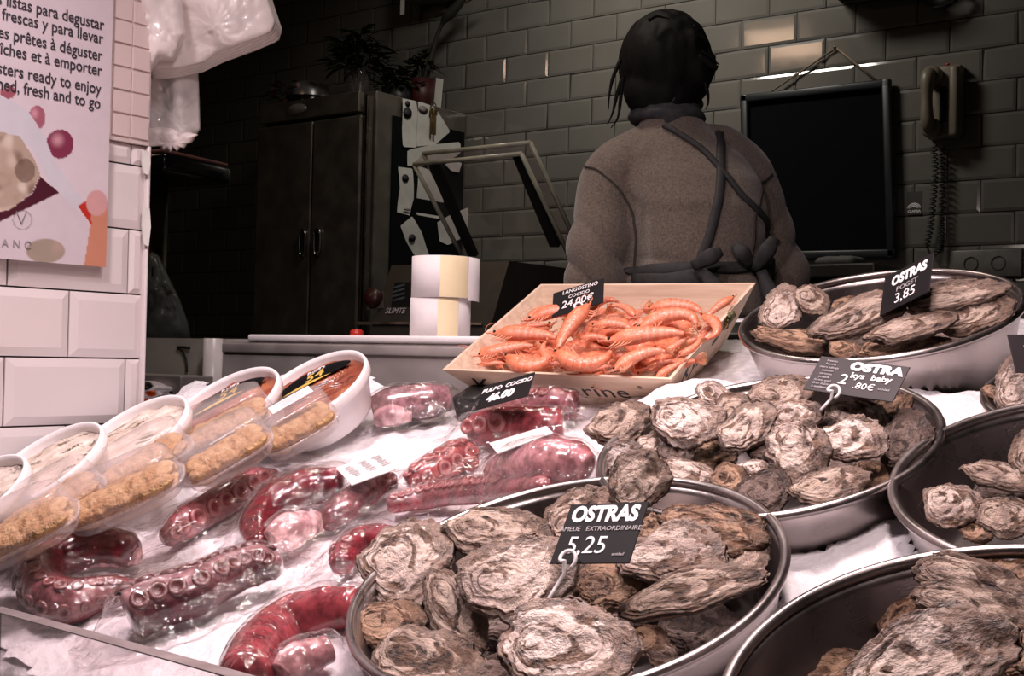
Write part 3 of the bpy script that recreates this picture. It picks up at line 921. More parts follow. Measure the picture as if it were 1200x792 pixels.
bm = bmesh.new(); rng = random.Random(4)
for k in range(9):
    a = rng.uniform(0, 6.28); p = Vector((.004*math.cos(a), .006*math.sin(a), .001))
    tube(bm, [p, p+Vector((rng.uniform(-.008, .008), rng.uniform(-.014, .006), .004)), p+Vector((rng.uniform(-.01, .01), rng.uniform(-.02, .008), .003))], [.0035, .004, .001], 6)
tag(obj('seaweed_scrap', bm, plain('olive_seaweed', (.12, .11, .04), .5), None, MC @ on_face(1, .66, .93)), 'scrap of olive seaweed stuck on the right board of the wooden crate', 'seaweed')

# ---- prawns
def prawn_mat():
    t = NT('prawn_shell'); c = t.attr(); f = t.tex(14, 5); g = t.tex(60, 3)
    k = t.ramp(f, [(.3, (.72, .62, .55)), (.65, (1.1, 1.08, 1.1))])
    return t.bsdf(t.mix(1.0, c, k, 'MULTIPLY'), .32, 0, t.bump(g, .2, .02), **{'Coat Weight': .35, 'Coat Roughness': .15, 'Subsurface Weight': .0})
M['prawn'] = prawn_mat()
M['eye'] = plain('prawn_eye', (.012, .008, .008), .2)
def prawn_proto(bend, seed, nm='prawn'):
    """unit prawn on its side in the xy plane: head at -x"""
    rng = random.Random(seed)
    n = 60
    pts = []; p = Vector((0, 0, 0)); a = 0.0
    for i in range(n+1):
        s = i/n
        pts.append(p.copy())
        a = -bend*max(0, s-.30)/.7*(1+.3*smooth(.6, 1, s))
        p = p+Vector((math.cos(a), math.sin(a), 0))/n
    d = pts[-1]-pts[0]; rot = Matrix.Rotation(-math.atan2(d.y, d.x), 3, 'Z'); L = d.length
    mid = (pts[0]+pts[-1])/2
    pts = [rot @ (q-mid) for q in pts]
    sc = 1/max(L, .62)
    pts = [q*sc for q in pts]
    rad = []
    for i in range(n+1):
        s = i/n
        if s < .38: r = lerp(.016, .118, smooth(0, .30, s)**.8)
        else: r = lerp(.118, .062, (s-.38)/.5)
        if s > .88: r = lerp(.056, .026, (s-.88)/.12)
        if .38 <= s <= .9:
            q = ((s-.38)/.52*6) % 1; r *= 1+.07*(1-q) - .03*(q < .06)
        rad.append(r*sc)
    bm = bmesh.new(); lay = bm.verts.layers.float_color.new('col')
    def fc(t, an):
        q = ((t-.38)/.52*6) % 1
        band = smooth(.55, 1, q)*.6 if t > .38 else .3*smooth(.1, .0, t)
        under = smooth(-.1, -.9, math.cos(an))
        c = Vector((.74, .20, .095)).lerp(Vector((.88, .46, .34)), min(1, band*.8+under*.35))
        if t < .36: c = c.lerp(Vector((.80, .26, .13)), .5)
        return (*c, 1)
    fr = tube(bm, pts, rad, 16, True, Vector((0, 1, 0)), 1.05, lay, fc)
    root = obj(nm, bm, M['prawn'])
    for v in root.data.vertices: v.co.z *= .85
    # tail fan
    bm = bmesh.new(); lay = bm.verts.layers.float_color.new('col')
    p, t, aa, bb, r = fr[-1]
    for k in (-2, -1, 0, 1, 2):
        dr = (t+bb*k*.28+aa*.1*abs(k)).normalized()
        q = [p-t*.01+dr*x*sc for x in (0, .06, .11, .15)]
        tube(bm, q, [.012*sc, .026*sc, .028*sc, .008*sc], 8, True, aa, .22, lay, lambda t_, a_: (.78, .22+.2*t_, .10+.14*t_, 1))
    obj('tail_fan', bm, M['prawn'], root)
    for sd in (-1, 1):
        p, t, aa, bb, r = fr[4]
        bm = bmesh.new(); bmesh.ops.create_uvsphere(bm, u_segments=10, v_segments=8, radius=.022*sc, matrix=Matrix.Translation(p+bb*sd*.030*sc+aa*.006*sc-t*.01))
        obj('eye', bm, M['eye'], root)
    for k in range(5):
        p, t, aa, bb, r = fr[9+k*3]; sd = 1
        bm = bmesh.new(); lay = bm.verts.layers.float_color.new('col')
        b0 = p-aa*r*.8+bb*.02*sc
        q = catmull([b0, b0-aa*.07*sc+bb*.02*sc-t*.04*sc, b0-aa*.10*sc-t*(.12+.02*k)*sc], 8)
        tube(bm, q, resample([.011*sc, .008*sc, .003*sc], 8), 6, True, bb, 1, lay, lambda t_, a_: (.80, .34, .2, 1))
        obj('leg', bm, M['prawn'], root)
    for sd in (-1, 1):
        p, t, aa, bb, r = fr[1]
        bm = bmesh.new(); lay = bm.verts.layers.float_color.new('col')
        q = catmull([p, p-t*.10*sc+aa*.03*sc+bb*sd*.02*sc, p-t*.05*sc+aa*.12*sc+bb*sd*.07*sc, p+t*.25*sc+aa*.12*sc+bb*sd*.10*sc], 14)
        tube(bm, q, resample([.006*sc, .004*sc, .002*sc], 14), 5, True, bb, 1, lay, lambda t_, a_: (.80, .30, .2, 1))
        obj('antenna', bm, M['prawn'], root)
    return root
protos = [prawn_proto(b, i) for i, b in enumerate((.35, .9, 1.7, 2.6))]
used = set()
def prawn(x1, y1, x2, y2, hh, kind, flip, label, face=.25):
    """head at crop pixel (x1, y1), tail at (x2, y2); crop: 500+x/3, 300+y/3; hh above the crate's rim plane"""
    a = (500+x1/3, 300+y1/3); b = (500+x2/3, 300+y2/3)
    px, py = (a[0]+b[0])/2, (a[1]+b[1])/2
    d = ray(px, py); P = CAM+d*((NC.dot(O_-CAM)+hh)/NC.dot(d))
    ang = math.degrees(math.atan2(-(b[1]-a[1]), b[0]-a[0]))
    vd = (P-CAM).normalized(); nz = (NC*(1-face)-vd*face).normalized()
    x, k = along(P, ang, nz)
    L = math.hypot(b[0]-a[0], b[1]-a[1])*depth(P)/F*min(k, 1.8)
    Mx = frame(P, x, nz) @ Matrix.Diagonal((L, L*(1 if not flip else -1), L, 1))
    if flip: Mx = frame(P, x, nz) @ Matrix.Rotation(PI, 4, 'X') @ Matrix.Diagonal((L, L, L, 1))
    if kind not in used: used.add(kind); o = protos[kind]; o.matrix_basis = Mx
    else: o = dup(protos[kind], Mx)
    tag(o, label, 'prawn', 'cooked prawns in the wooden crate')
    return o
PR = [
 (225, 272, 455, 288, .006, 0, 0, 'upper of two straight prawns with black eyes towards the left board'),
 (175, 352, 375, 315, .000, 0, 0, 'straight prawn with black eye nearest the left board of the crate'),
 (175, 382, 275, 378, -.010, 0, 0, 'prawn half hidden in the near left corner of the crate'),
 (345, 235, 445, 175, .006, 1, 0, 'thin curved prawn at the back left of the heap'),
 (350, 225, 520, 235, .014, 2, 0, 'plump prawn lying below the 24,00 price tag at the back left'),
 (578, 160, 465, 320, .034, 0, 1, 'prawn standing head up in front of the 24,00 price tag'),
 (445, 330, 645, 335, .024, 2, 1, 'bent prawn at the foot of the standing one, middle of the heap'),
 (265, 345, 420, 330, .012, 3, 1, 'curled prawn second from the near left corner'),
 (435, 370, 420, 300, .010, 1, 0, 'small prawn squeezed between the curled one and the bent one'),
 (575, 245, 720, 262, .020, 1, 0, 'pink-headed prawn right of the standing one'),
 (625, 300, 905, 272, .030, 0, 0, 'longest prawn lying across the right half of the heap, black eye left'),
 (735, 262, 945, 240, .022, 2, 0, 'fat curved prawn behind the longest one'),
 (770, 185, 965, 200, .012, 1, 0, 'dark-backed prawn along the back of the heap'),
 (735, 215, 650, 175, .014, 1, 1, 'prawn at the back of the heap right of the price tag'),
 (565, 215, 665, 160, .010, 2, 0, 'curved prawn behind the standing one'),
 (650, 405, 840, 335, .018, 1, 0, 'prawn bent over the near board at right of centre'),
 (465, 402, 650, 358, .006, 0, 0, 'slim prawn pointing towards the near board, centre of the crate'),
 (535, 415, 660, 388, -.002, 0, 0, 'prawn low against the near board at the centre'),
 (380, 395, 475, 382, -.004, 1, 0, 'short prawn low against the near board left of centre'),
 (765, 395, 880, 375, .000, 1, 0, 'prawn tucked under the bent one in the near right of the crate'),
 (800, 432, 905, 372, -.002, 0, 0, 'prawn in the near right corner of the crate'),
 (885, 350, 960, 285, .022, 1, 1, 'pale pink prawn leaning on the right board'),
 (835, 345, 925, 285, .016, 0, 0, 'prawn slanting up to the right, under the longest one'),
 (1085, 140, 985, 215, .010, 0, 1, 'prawn reaching up over the right board at the back right corner'),
 (960, 205, 985, 290, .012, 2, 0, 'curved prawn by the right board behind the pale pink one'),
 (640, 345, 790, 330, .008, 1, 1, 'prawn in shade under the longest one at the centre right'),
 (530, 290, 640, 300, .010, 1, 0, 'prawn seen from its back between the standing and longest ones'),
 (325, 250, 420, 245, -.004, 0, 0, 'prawn tucked under the plump one at the left'),
]
for a in PR: prawn(*a)
rng = random.Random(12)
for k in range(38):
    x = rng.uniform(250, 960); y = rng.uniform(215, 405)
    if k > 25: x = rng.uniform(640, 960); y = rng.uniform(200, 340)
    if x < 330 and y < 270: x += 200
    if x > 850 and y > 330: x -= 150
    a = rng.uniform(0, 360); l = 105
    o = prawn(x-l*math.cos(a), y-l*.5*math.sin(a), x+l*math.cos(a), y+l*.5*math.sin(a), -.022 if k <= 25 else -.006, rng.randint(0, 2), k % 2, 'prawn buried in the lower layer of the crate', 0)
    o['group'] = 'buried prawns in the wooden crate'
d_ = ray(677, 349); P = CAM+d_*((NC.dot(O_-CAM)+.035)/NC.dot(d_))
price_tag(P, (60, 18), (1.5, 29), 1.85, 'black tag reading LANGOSTINO COCIDO 24,00 among the prawns', M['tagblack'], [
    ('LANGOSTINO', .20, .04, .36, dict(shear=.1)), ('COCIDO', .18, .02, .14, dict(shear=.1, sx=1.05)), ('24,00€', .40, .0, -.14, dict(shear=.1))], (.08, -.50, .0052, .02))

# ================================================================== octopus packs
DARKM = Vector((.085, .004, .010)); MARO = Vector((.20, .008, .021)); REDM = Vector((.36, .030, .045)); ORNG = Vector((.40, .085, .060)); PURP = Vector((.085, .022, .032)); PINKW = Vector((.80, .55, .55))
bm = bmesh.new(); lay = bm.verts.layers.float_color.new('col')
pf = [(0, .06), (.34, .06), (.44, .14), (.62, .30), (.80, .30), (.98, .14), (1.0, -.2)]
seg = 18
lathe(bm, pf, seg)
for v in bm.verts:
    r = math.hypot(v.co.x, v.co.y)
    c = Vector((.46, .10, .10)).lerp(Vector((.68, .33, .31)), smooth(.35, .7, r)) if r < .85 else Vector((.68, .33, .31)).lerp(Vector((.42, .08, .09)), smooth(.85, 1.0, r))
    v[lay] = (*(c*.8), 1)
me = bpy.data.meshes.new('sucker'); bm.to_mesh(me); bm.free(); me.materials.append(M['octo'])
for p in me.polygons: p.use_smooth = True
SUCK = me
def octo_arm(root, Mi, ctrl, rads, skin, sdir=None, cups=0, cupr=.5, belly=0.0, hs=0.0, two=True, pos=I):
    """ctrl: picture points of the arm's axis; rads metres; sdir 'up','near','far' = where the suckers face; belly: how pale the sucker side is"""
    n = 40
    W = [pos(x, y, rr*.72+hs) for (x, y), rr in zip(ctrl, rads)]
    pts = [Mi @ p for p in catmull(W, n)]
    rad = resample(rads, n)
    rad = [r*(1+.09*noise.noise(Vector((i*.16, rads[0]*90, 1)))) for i, r in enumerate(rad)]
    rad[0] *= .75; rad[-1] *= .6
    rot = {'up': Vector((0, -.25, 1)), 'near': Vector((.15, -.75, .55)), 'far': Vector((0, .8, .5)), 'right': Vector((1, -.25, .30)), None: Vector((0, 0, -1))}[sdir].normalized()
    bm = bmesh.new(); lay = bm.verts.layers.float_color.new('col')
    def fc(t, an):
        k = smooth(.25, .95, math.cos(an))*belly
        c = skin.lerp(PINKW, k); return (*c, 1)
    fr = tube(bm, pts, rad, 22, True, rot, .88, lay, fc)
    arm = obj('octopus_arm', bm, M['octo'], root)
    if cups:
        s = 2.0; i = 0
        while s < n-2 and i < cups:
            p, t, a, b, r = fr[int(s)]
            cr = r*cupr
            for sd in ((-1, 1) if two else (0,)):
                an = .62*sd
                d = (a*math.cos(an)*.9+b*math.sin(an)).normalized()
                sk = link('sucker', SUCK, arm, frame(p+d*r*.90+t*(cr*.6 if sd > 0 else 0), t, d) @ Matrix.Diagonal((cr, cr, cr*.9, 1)))
                kk = min(1, .16+skin.x*2.6); sk.color = (kk, kk*.9, kk*.9, 1)
            i += 1
            dl = (fr[min(n, int(s)+1)][0]-p).length
            s += max(1.0, cr*1.9/max(dl, 1e-5))
    return list(zip(pts, rad))
def film(root, disks, margin, seed, top=.003, fall=.018, rings=30, seg=110, squash=None):
    cx = sum(p.x for p, r in disks)/len(disks); cy = sum(p.y for p, r in disks)/len(disks)
    rr = []
    for k in range(seg):
        th = 2*PI*k/seg; d = Vector((math.cos(th), math.sin(th), 0)); m = 0
        for p, r in disks:
            q = Vector((p.x-cx, p.y-cy, 0)); al = q.dot(d); pe = (q-d*al).length
            if pe < r+margin: m = max(m, al+math.sqrt((r+margin)**2-pe*pe))
        rr.append(max(m, .02)*(1+.05*noise.noise(Vector((math.cos(th)*3, math.sin(th)*3, seed)))))
    rr = [(rr[k-2]+rr[k-1]+rr[k]+rr[(k+1) % seg]+rr[(k+2) % seg])/5 for k in range(seg)]
    def pos(rho, th):
        k = int(round(th/(2*PI)*seg)) % seg
        x = cx+rho*rr[k]*math.cos(th); y = cy+rho*rr[k]*math.sin(th)
        z = .001
        for p, r in disks[::2]:
            d = math.hypot(x-p.x, y-p.y)
            if d < r: z = max(z, p.z+math.sqrt(r*r-d*d)*.95+top)
            else: z = max(z, (p.z+top)*math.exp(-((d-r)/fall)**2))
        v = Vector((x*34, y*34, seed))
        z += .0045*abs(noise.noise(v))*(1-rho*.3)+.006*noise.ridged_multi_fractal(v*.9, 1, 2, 3, 1, 2)*.35*smooth(.35, .8, rho)
        z += .010*smooth(.85, 1, rho)*abs(noise.noise(Vector((th*2.2, seed, 2))))
        return Vector((x, y, z))
    bm = bmesh.new(); radial(bm, rings, seg, pos)
    return obj('plastic_film', bm, M['film'], root)
def octopus_pack(label, arms, margin=.03, seed=1, sticker=None, pos=I):
    P = pos(*arms[0][0][len(arms[0][0])//2], 0)
    Mx = frame(P, E1, NRM); Mi = Mx.inverted()
    root = empty('octopus_pack', Mx); tag(root, label, 'octopus pack', 'vacuum packed octopus on the ice')
    disks = []; margin += .012
    for a in arms: disks += octo_arm(root, Mi, *a[:3], **(a[3] if len(a) > 3 else {}))
    film(root, disks, margin, seed)
    if sticker:
        cs, hh, txt = sticker
        q = [Mi @ pos(x, y, hh) for x, y in cs]
        bm = bmesh.new(); slab(bm, [q[3], q[2], q[1], q[0]] if (q[1]-q[0]).cross(q[3]-q[0]).z < 0 else q, .0012)
        st = obj('label_sticker', bm, M['white_plastic'], root, shade=False)
        c = (q[0]+q[1]+q[2]+q[3])/4
        xd = (q[1]-q[0]); Fm = frame(c+Vector((0, 0, .0015)), xd, (0, 0, 1) if abs((q[1]-q[0]).normalized().cross((q[3]-q[0]).normalized()).z) > .5 else (q[3]-q[0]).cross(xd)*-1)
        if txt:
            hgt = (q[3]-q[0]).length
            for i, (sx_, sy_) in enumerate(txt):
                for j in range(6):
                    bmx = bmesh.new(); box(bmx, (sx_*xd.length, hgt*(.3-.1*j), 0), (xd.length*.2*(.6+.4*((i*7+j*3) % 5)/5), hgt*.035, .0003))
                    obj('printed_line', bmx, M['tagline'], st, Fm, shade=False)
    return root
octopus_pack('octopus pack in the near left corner, one dark arm curled into a C', [
    ([(168, 692), (125, 694), (78, 704), (50, 690), (48, 668), (75, 650), (115, 640), (160, 645)], [.012, .019, .025, .028, .028, .027, .028, .023], DARKM.lerp(MARO, .5), dict(sdir='near', cups=11, cupr=.33, belly=.25)),
    ([(105, 655), (135, 650), (165, 652)], [.012, .016, .012], PINKW, dict())], .03, 3)
octopus_pack('octopus pack with a thick dark arm showing two crowded rows of suckers, left front', [
    ([(150, 722), (185, 706), (225, 694), (265, 674), (300, 662), (330, 666)], [.030, .032, .030, .027, .026, .015], DARKM, dict(sdir='up', cups=14, cupr=.36, belly=.35))], .03, 5)
octopus_pack('octopus pack with smooth red arm cut by the bottom edge, beside the front basin', [
    ([(288, 796), (305, 762), (338, 732), (378, 716), (420, 710)], [.024, .026, .026, .023, .018], REDM, dict(sdir='far', cups=0, belly=.1)),
    ([(330, 792), (350, 775), (385, 760)], [.014, .018, .014], PINKW.lerp(REDM, .3), {})], .025, 7)
octopus_pack('octopus pack with a single red arm and a row of large round suckers facing forward', [
    ([(193, 632), (222, 610), (262, 586), (298, 564), (326, 556)], [.013, .020, .021, .018, .009], MARO.lerp(REDM, .4), dict(sdir='right', cups=9, cupr=.62, belly=.4, two=False)),
    ([(208, 597), (225, 592), (242, 590)], [.005, .007, .005], DARKM, {})], .022, 9)
octopus_pack('largest octopus pack, dark red arms round a white patch, printed sticker on top', [
    ([(303, 640), (303, 612), (325, 588), (362, 572), (405, 566)], [.014, .022, .027, .028, .024], MARO.lerp(DARKM, .3), dict(sdir=None)),
    ([(318, 636), (340, 622), (372, 610)], [.018, .024, .016], Vector((.86, .62, .60)), {}),
    ([(458, 562), (425, 580), (392, 604), (372, 612)], [.016, .020, .018, .010], DARKM.lerp(MARO, .4), dict(sdir='near', cups=3, cupr=.4, belly=.2))], .022, 11,
    sticker=([(394, 548), (450, 527), (467, 548), (412, 568)], .045, [(-.28, 0), (.02, 0), (.30, 0)]))
octopus_pack('short red octopus piece in film against the left rim of the front basin', [
    ([(400, 664), (410, 644), (436, 632), (476, 634)], [.014, .019, .020, .016], MARO.lerp(REDM, .3), dict(sdir='near', cups=3, cupr=.4, belly=.1))], .02, 13)
octopus_pack('purple octopus chunk in film, topmost of the packs, right of the white tubs', [
    ([(437, 480), (462, 474), (498, 470), (526, 466)], [.020, .026, .027, .020], PURP, dict(sdir='near', belly=.5)),
    ([(440, 490), (460, 487), (482, 486)], [.014, .018, .012], PINKW.lerp(PURP, .25), {})], .024, 15)
octopus_pack('octopus pack of two thick arms lying under the PULPO COCIDO tag', [
    ([(566, 482), (602, 476), (642, 474), (674, 476)], [.016, .022, .024, .020], DARKM.lerp(REDM, .35), dict(sdir='near', cups=8, cupr=.34, belly=.25)),
    ([(552, 504), (586, 500), (630, 498), (660, 494)], [.022, .026, .025, .018], REDM.lerp(MARO, .4), dict(sdir='near', cups=3, cupr=.5, belly=.1, two=False))], .024, 17)
octopus_pack('orange-red octopus arm tip with rings of suckers, standing in film', [
    ([(478, 568), (502, 555), (528, 540), (545, 532), (551, 546)], [.014, .020, .021, .018, .012], ORNG.lerp(REDM, .4), dict(sdir='near', cups=6, cupr=.5, belly=.15))], .018, 19)
octopus_pack('pink octopus chunk in film with a white strip label, behind the front basin', [
    ([(580, 556), (610, 548), (642, 542), (672, 542), (690, 550)], [.020, .028, .028, .024, .016], REDM.lerp(PINKW, .25).lerp(MARO, .25), dict(sdir='near', belly=.5))], .022, 21,
    sticker=([(573, 519), (640, 499), (648, 507), (583, 531)], .052, None))
octopus_pack('slim octopus arm with one line of pale suckers along the front basin rim', [
    ([(455, 592), (515, 580), (575, 574), (640, 570)], [.012, .016, .016, .013], MARO.lerp(REDM, .3), dict(sdir='up', cups=14, cupr=.5, belly=.3, two=False))], .022, 23)

# ================================================================== white tubs and clear trays
TUBN = (CR*-.40+CU*.82-CF*.42).normalized()
def tub(cx, cy, R, lift, label, kind, seed, xang=27):
    P = I(cx, cy, lift); x, k = along(P, xang, TUBN)
    Mx = frame(P, x, TUBN)
    root = empty('fish_tub', Mx); tag(root, label, 'tub', 'white plastic fish tubs')
    bm = bmesh.new()
    prof = [(0, -.060), (R*.74, -.060), (R*.77, -.055), (R*.93, -.014), (R*.985, -.013), (R*1.0, -.008), (R*1.0, -.001), (R*.985, .003), (R*.95, .003), (R*.93, -.003), (R*.92, -.014), (R*.74, -.050), (0, -.050)]
    lathe(bm, prof, 90); obj('tub_body', bm, M['white_plastic'], root)
    bm = bmesh.new(); lay = bm.verts.layers.float_color.new('col')
    rng = random.Random(seed)
    def pos(r, t):
        x_ = R*.925*r*math.cos(t); y_ = R*.925*r*math.sin(t)
        return Vector((x_, y_, -.010+.0035*math.sin(y_*900+3*nz3(x_, y_, seed, 18))*(1-r**8)+.004*nz3(x_, y_, seed, 40)))
    def fc(r, t):
        x_ = R*.925*r*math.cos(t); y_ = R*.925*r*math.sin(t)
        s = noise.noise(Vector((x_*22+seed, y_*190, 3)))
        q = noise.noise(Vector((x_*10+seed, y_*70, 8)))
        if kind == 'brown':
            c = Vector((.24, .055, .030)).lerp(Vector((.40, .13, .06)), smooth(-.3, .5, q)).lerp(Vector((.10, .022, .014)), smooth(.15, .5, s))
        else:
            c = Vector((.62, .50, .42)).lerp(Vector((.78, .66, .58)), smooth(-.3, .3, q)).lerp(Vector((.12, .10, .06)), smooth(.22, .42, s))
        return (*c, 1)
    radial(bm, 44, 120, pos, lay, fc)
    obj('anchovy_filling', bm, vcol('anchovy_'+kind, .32, .15, 90, .2, **{'Coat Weight': .3}), root)
    if kind == 'brown':
        # dark lens-shaped sticker with a gold crescent on the far side of the surface
        bm = bmesh.new()
        def lens(r, t):
            x_ = R*.66*r*math.cos(t); y_ = R*.21*r*math.sin(t)
            return Vector((x_+R*.08, y_+R*.50-.35*x_*x_/R, -.004))
        radial(bm, 6, 60, lens); st = obj('sticker', bm, M['blackgloss'], root)
        bm = bmesh.new()
        a = []; b = []
        for k in range(25):
            t = k/24; x_ = lerp(-.56, .30, t)*R
            base = .50*R-.35*x_*x_/R-R*.215*math.sqrt(max(0, 1-(x_/(R*.66))**2))
            w_ = R*.085*math.sin(PI*t)
            a.append(bm.verts.new((x_+R*.08, base-.2*w_, -.0034))); b.append(bm.verts.new((x_+R*.08, base+.8*w_+.0002, -.0034)))
        for k in range(24): bm.faces.new((a[k], a[k+1], b[k+1], b[k]))
        obj('gold_crescent', bm, M['gold'], st)
        lettering(st, '54', R*.30, R*.10, R*.47, -.0034, M['gold'], shear=.25, bold=.0003, depth_=.0002, sx=1.1)
        lettering(st, "Rolff's", R*.13, R*.16, R*.64, -.0034, M['white'], shear=.2, depth_=.0002)
    return root
tub(362, 456, .092, .060, 'white tub of brown anchovies with a gold 54 sticker, nearest the octopus packs', 'brown', 1)
tub(258, 477, .092, .060, 'white tub of brown anchovies with a gold 54 sticker, left of its twin', 'brown', 2)
tub(150, 512, .090, .058, 'white tub of pale anchovy fillets topmost beside the tiled pillar', 'white', 3)
tub(48, 546, .088, .058, 'white tub of pale anchovy fillets in the middle, under the pillar', 'white', 4)
tub(-46, 588, .088, .058, 'white tub of pale anchovy fillets cut by the left edge of the picture', 'white', 5)

def fillet_mat():
    t = NT('golden_fillet'); c = t.attr(); f = t.tex(70, 4)
    return t.bsdf(t.mix(1.0, c, t.ramp(f, [(.3, (.70,)*3), (.7, (1.12,)*3)]), 'MULTIPLY'), .5, 0, t.bump(t.tex(14, 4), .4, .05))
M['fillet'] = fillet_mat()
TRN = (CR*-.34+CU*.84-CF*.45).normalized()
def sup(t, a, b, e=3.2):
    c, s = math.cos(t), math.sin(t)
    return a*math.copysign(abs(c)**(2/e), c), b*math.copysign(abs(s)**(2/e), s)
def tray_proto():
    L, Wd, Ht = 1.0, .46, .17          # unit length
    root = empty('clear_tray', Matrix())
    bm = bmesh.new()
    lev = [(1.0, .0), (1.02, .015), (1.0, .03), (.99, .10), (.96, .18), (.90, .235), (.80, .255)]
    rings = []
    seg = 64
    for s, z in lev:
        ring = []
        for k in range(seg):
            x, y = sup(2*PI*k/seg, .5*s+(.0 if s > .9 else .02), .5*Wd*s); ring.append(bm.verts.new((x, y, z)))
        rings.append(ring)
    for a, b in zip(rings, rings[1:]):
        for k in range(seg): bm.faces.new((a[k], a[(k+1) % seg], b[(k+1) % seg], b[k]))
    bm.faces.new(rings[-1])
    obj('lid', bm, M['shell'], root)
    bm = bmesh.new(); rings = []
    for s, z in [(1.04, .002), (1.0, -.004), (.95, -.07), (.88, -.10)]:
        rings.append([bm.verts.new((*sup(2*PI*k/seg, .5*s, .5*Wd*s), z)) for k in range(seg)])
    for a, b in zip(rings, rings[1:]):
        for k in range(seg): bm.faces.new((b[k], b[(k+1) % seg], a[(k+1) % seg], a[k]))
    bm.faces.new(rings[-1][::-1])
    obj('base', bm, M['shell'], root)
    # flange between lid and base
    bm = bmesh.new(); rings = []
    for sc_, z in [(1.02, -.006), (1.10, -.004), (1.10, .010), (1.02, .014)]:
        rings.append([bm.verts.new((*sup(2*PI*k/seg, .5*(1+(sc_-1)*.5), .5*Wd*sc_), z)) for k in range(seg)])
    for a, b in zip(rings, rings[1:]):
        for k in range(seg): bm.faces.new((a[k], a[(k+1) % seg], b[(k+1) % seg], b[k]))
    obj('flange', bm, M['flange'], root)
    # overlapping golden fillets
    for j, (y, z, r, fl_) in enumerate(((-.125, .045, .10, .55), (-.03, .07, .12, .42), (.09, .04, .12, .42), (.135, -.01, .10, .6), (-.05, -.02, .12, .5), (.06, -.03, .12, .5))):
        bm = bmesh.new(); lay = bm.verts.layers.float_color.new('col')
        n = 50
        pts = [Vector((lerp(-.455, .455, i/n), y+.012*math.sin(i*.13+j), z+.014*noise.noise(Vector((i*.16, j, 0))))) for i in range(n+1)]
        rad = [r*(1-.9*abs(2*i/n-1)**9)*(1+.16*noise.noise(Vector((i*.35, j, 3)))) for i in range(n+1)]
        def fc(t, an, j=j):
            q = noise.noise(Vector((t*7, math.cos(an)*2, j)))
            c = Vector((.50, .27, .11)).lerp(Vector((.64, .41, .21)), smooth(-.3, .4, q)).lerp(Vector((.34, .14, .04)), .6*smooth(.15, .6, noise.noise(Vector((t*16, math.sin(an)*2, j+4)))))
            if abs(math.sin(an)) > .8: c = c.lerp(Vector((.50, .24, .07)), .5*(.5+.5*math.sin(t*110)))
            return (*c, 1)
        tube(bm, pts, rad, 18, True, Vector((0, 0, 1)), fl_, lay, fc)
        obj('fillet', bm, M['fillet'], root)
    return root
TP = tray_proto(); tray_used = False
def tray(x1, y1, x2, y2, lift, label, wf=1.0):
    """axis from picture point 1 (near-left end) to 2 (far-right end)"""
    global tray_used
    px, py = (x1+x2)/2, (y1+y2)/2
    P = I(px, py, lift)
    ang = math.degrees(math.atan2(y1-y2, x2-x1))
    x, k = along(P, ang, TRN)
    L = math.hypot(x2-x1, y2-y1)*depth(P)/F*min(k, 1.6)
    wd = .066*wf
    Mx = frame(P, x, TRN) @ Matrix.Diagonal((L*1.02, wd/.46, .155, 1))
    if tray_used: o = dup(TP, Mx)
    else: o = TP; o.matrix_basis = Mx; tray_used = True
    tag(o, label, 'fish tray', 'clear trays of golden fillets')
    return o
tray(215, 526, 319, 476, 0.062, 'clear tray of golden fillets topmost, in front of the brown anchovy tubs')
t7 = tray(310, 527, 392, 480, 0.062, 'clear tray of golden fillets with a white sticker, nearest the white tub on the right')
tray(118, 577, 222, 515, 0.062, 'clear tray of golden fillets wedged against the topmost pale anchovy tub')
tray(218, 563, 315, 506, 0.080, 'clear tray of golden fillets just left of the tray with the white sticker')
tray(2, 632, 120, 561, 0.062, 'clear tray of golden fillets under the middle pale anchovy tub')
tray(80, 612, 213, 553, 0.080, 'clear tray of golden fillets on the ice above the curled octopus, lowest row second')
tray(-45, 660, 90, 596, 0.080, 'clear tray of golden fillets cut by the left edge, lowest row')
bm = bmesh.new(); box(bm, (0, 0, 0), (.56, .16, .004))
st = obj('label_sticker', bm, M['white_plastic'], t7, Matrix.Translation((.08, .06, .258)), shade=False)
for j in range(5):
    bm = bmesh.new(); box(bm, (-.02+.03*(j % 2), .05-.024*j, .0035), (.34-.05*(j % 3), .006, .002)); obj('printed_line', bm, M['tagline'], st, shade=False)

# ================================================================== acrylic guard, lower left
gl = GL; gr_ = GL+GD*.95
bm = bmesh.new()
dn = Vector((0, 0, -.22)); th_ = (gr_-gl).cross(Vector((0, 0, 1))).normalized()*.016
hexa(bm, [gl+dn, gr_+dn, gr_+dn+th_, gl+dn+th_, gl, gr_, gr_+th_, gl+th_])
bmesh.ops.recalc_face_normals(bm, faces=bm.faces)
guard = obj('acrylic_guard', bm, M['acrylic'], shade=False)
tag(guard, 'clear acrylic guard along the near left edge of the ice', 'counter guard')
t = NT('acrylic_edge')
t.bsdf(t.ramp(t.tex(30, 2), [(.3, (.24, .20, .20)), (.7, (.34, .29, .29))]), .2)
bm = bmesh.new()
hexa(bm, [gl+th_*1.02, gr_+th_*1.02, gr_-th_*.02, gl-th_*.02, gl+th_*1.02+Vector((0, 0, .0012)), gr_+th_*1.02+Vector((0, 0, .0012)), gr_-th_*.02+Vector((0, 0, .0012)), gl-th_*.02+Vector((0, 0, .0012))])
bmesh.ops.recalc_face_normals(bm, faces=bm.faces)
obj('polished_edge', bm, t.m, guard, shade=False)
bm = bmesh.new()
e_ = (gr_-gl).normalized()*.006
hexa(bm, [gl+dn-e_, gl+dn, gl+dn+th_, gl+dn-e_+th_, gl-e_, gl, gl+th_, gl-e_+th_]); bmesh.ops.recalc_face_normals(bm, faces=bm.faces)
obj('side_edge', bm, t.m, guard, shade=False)

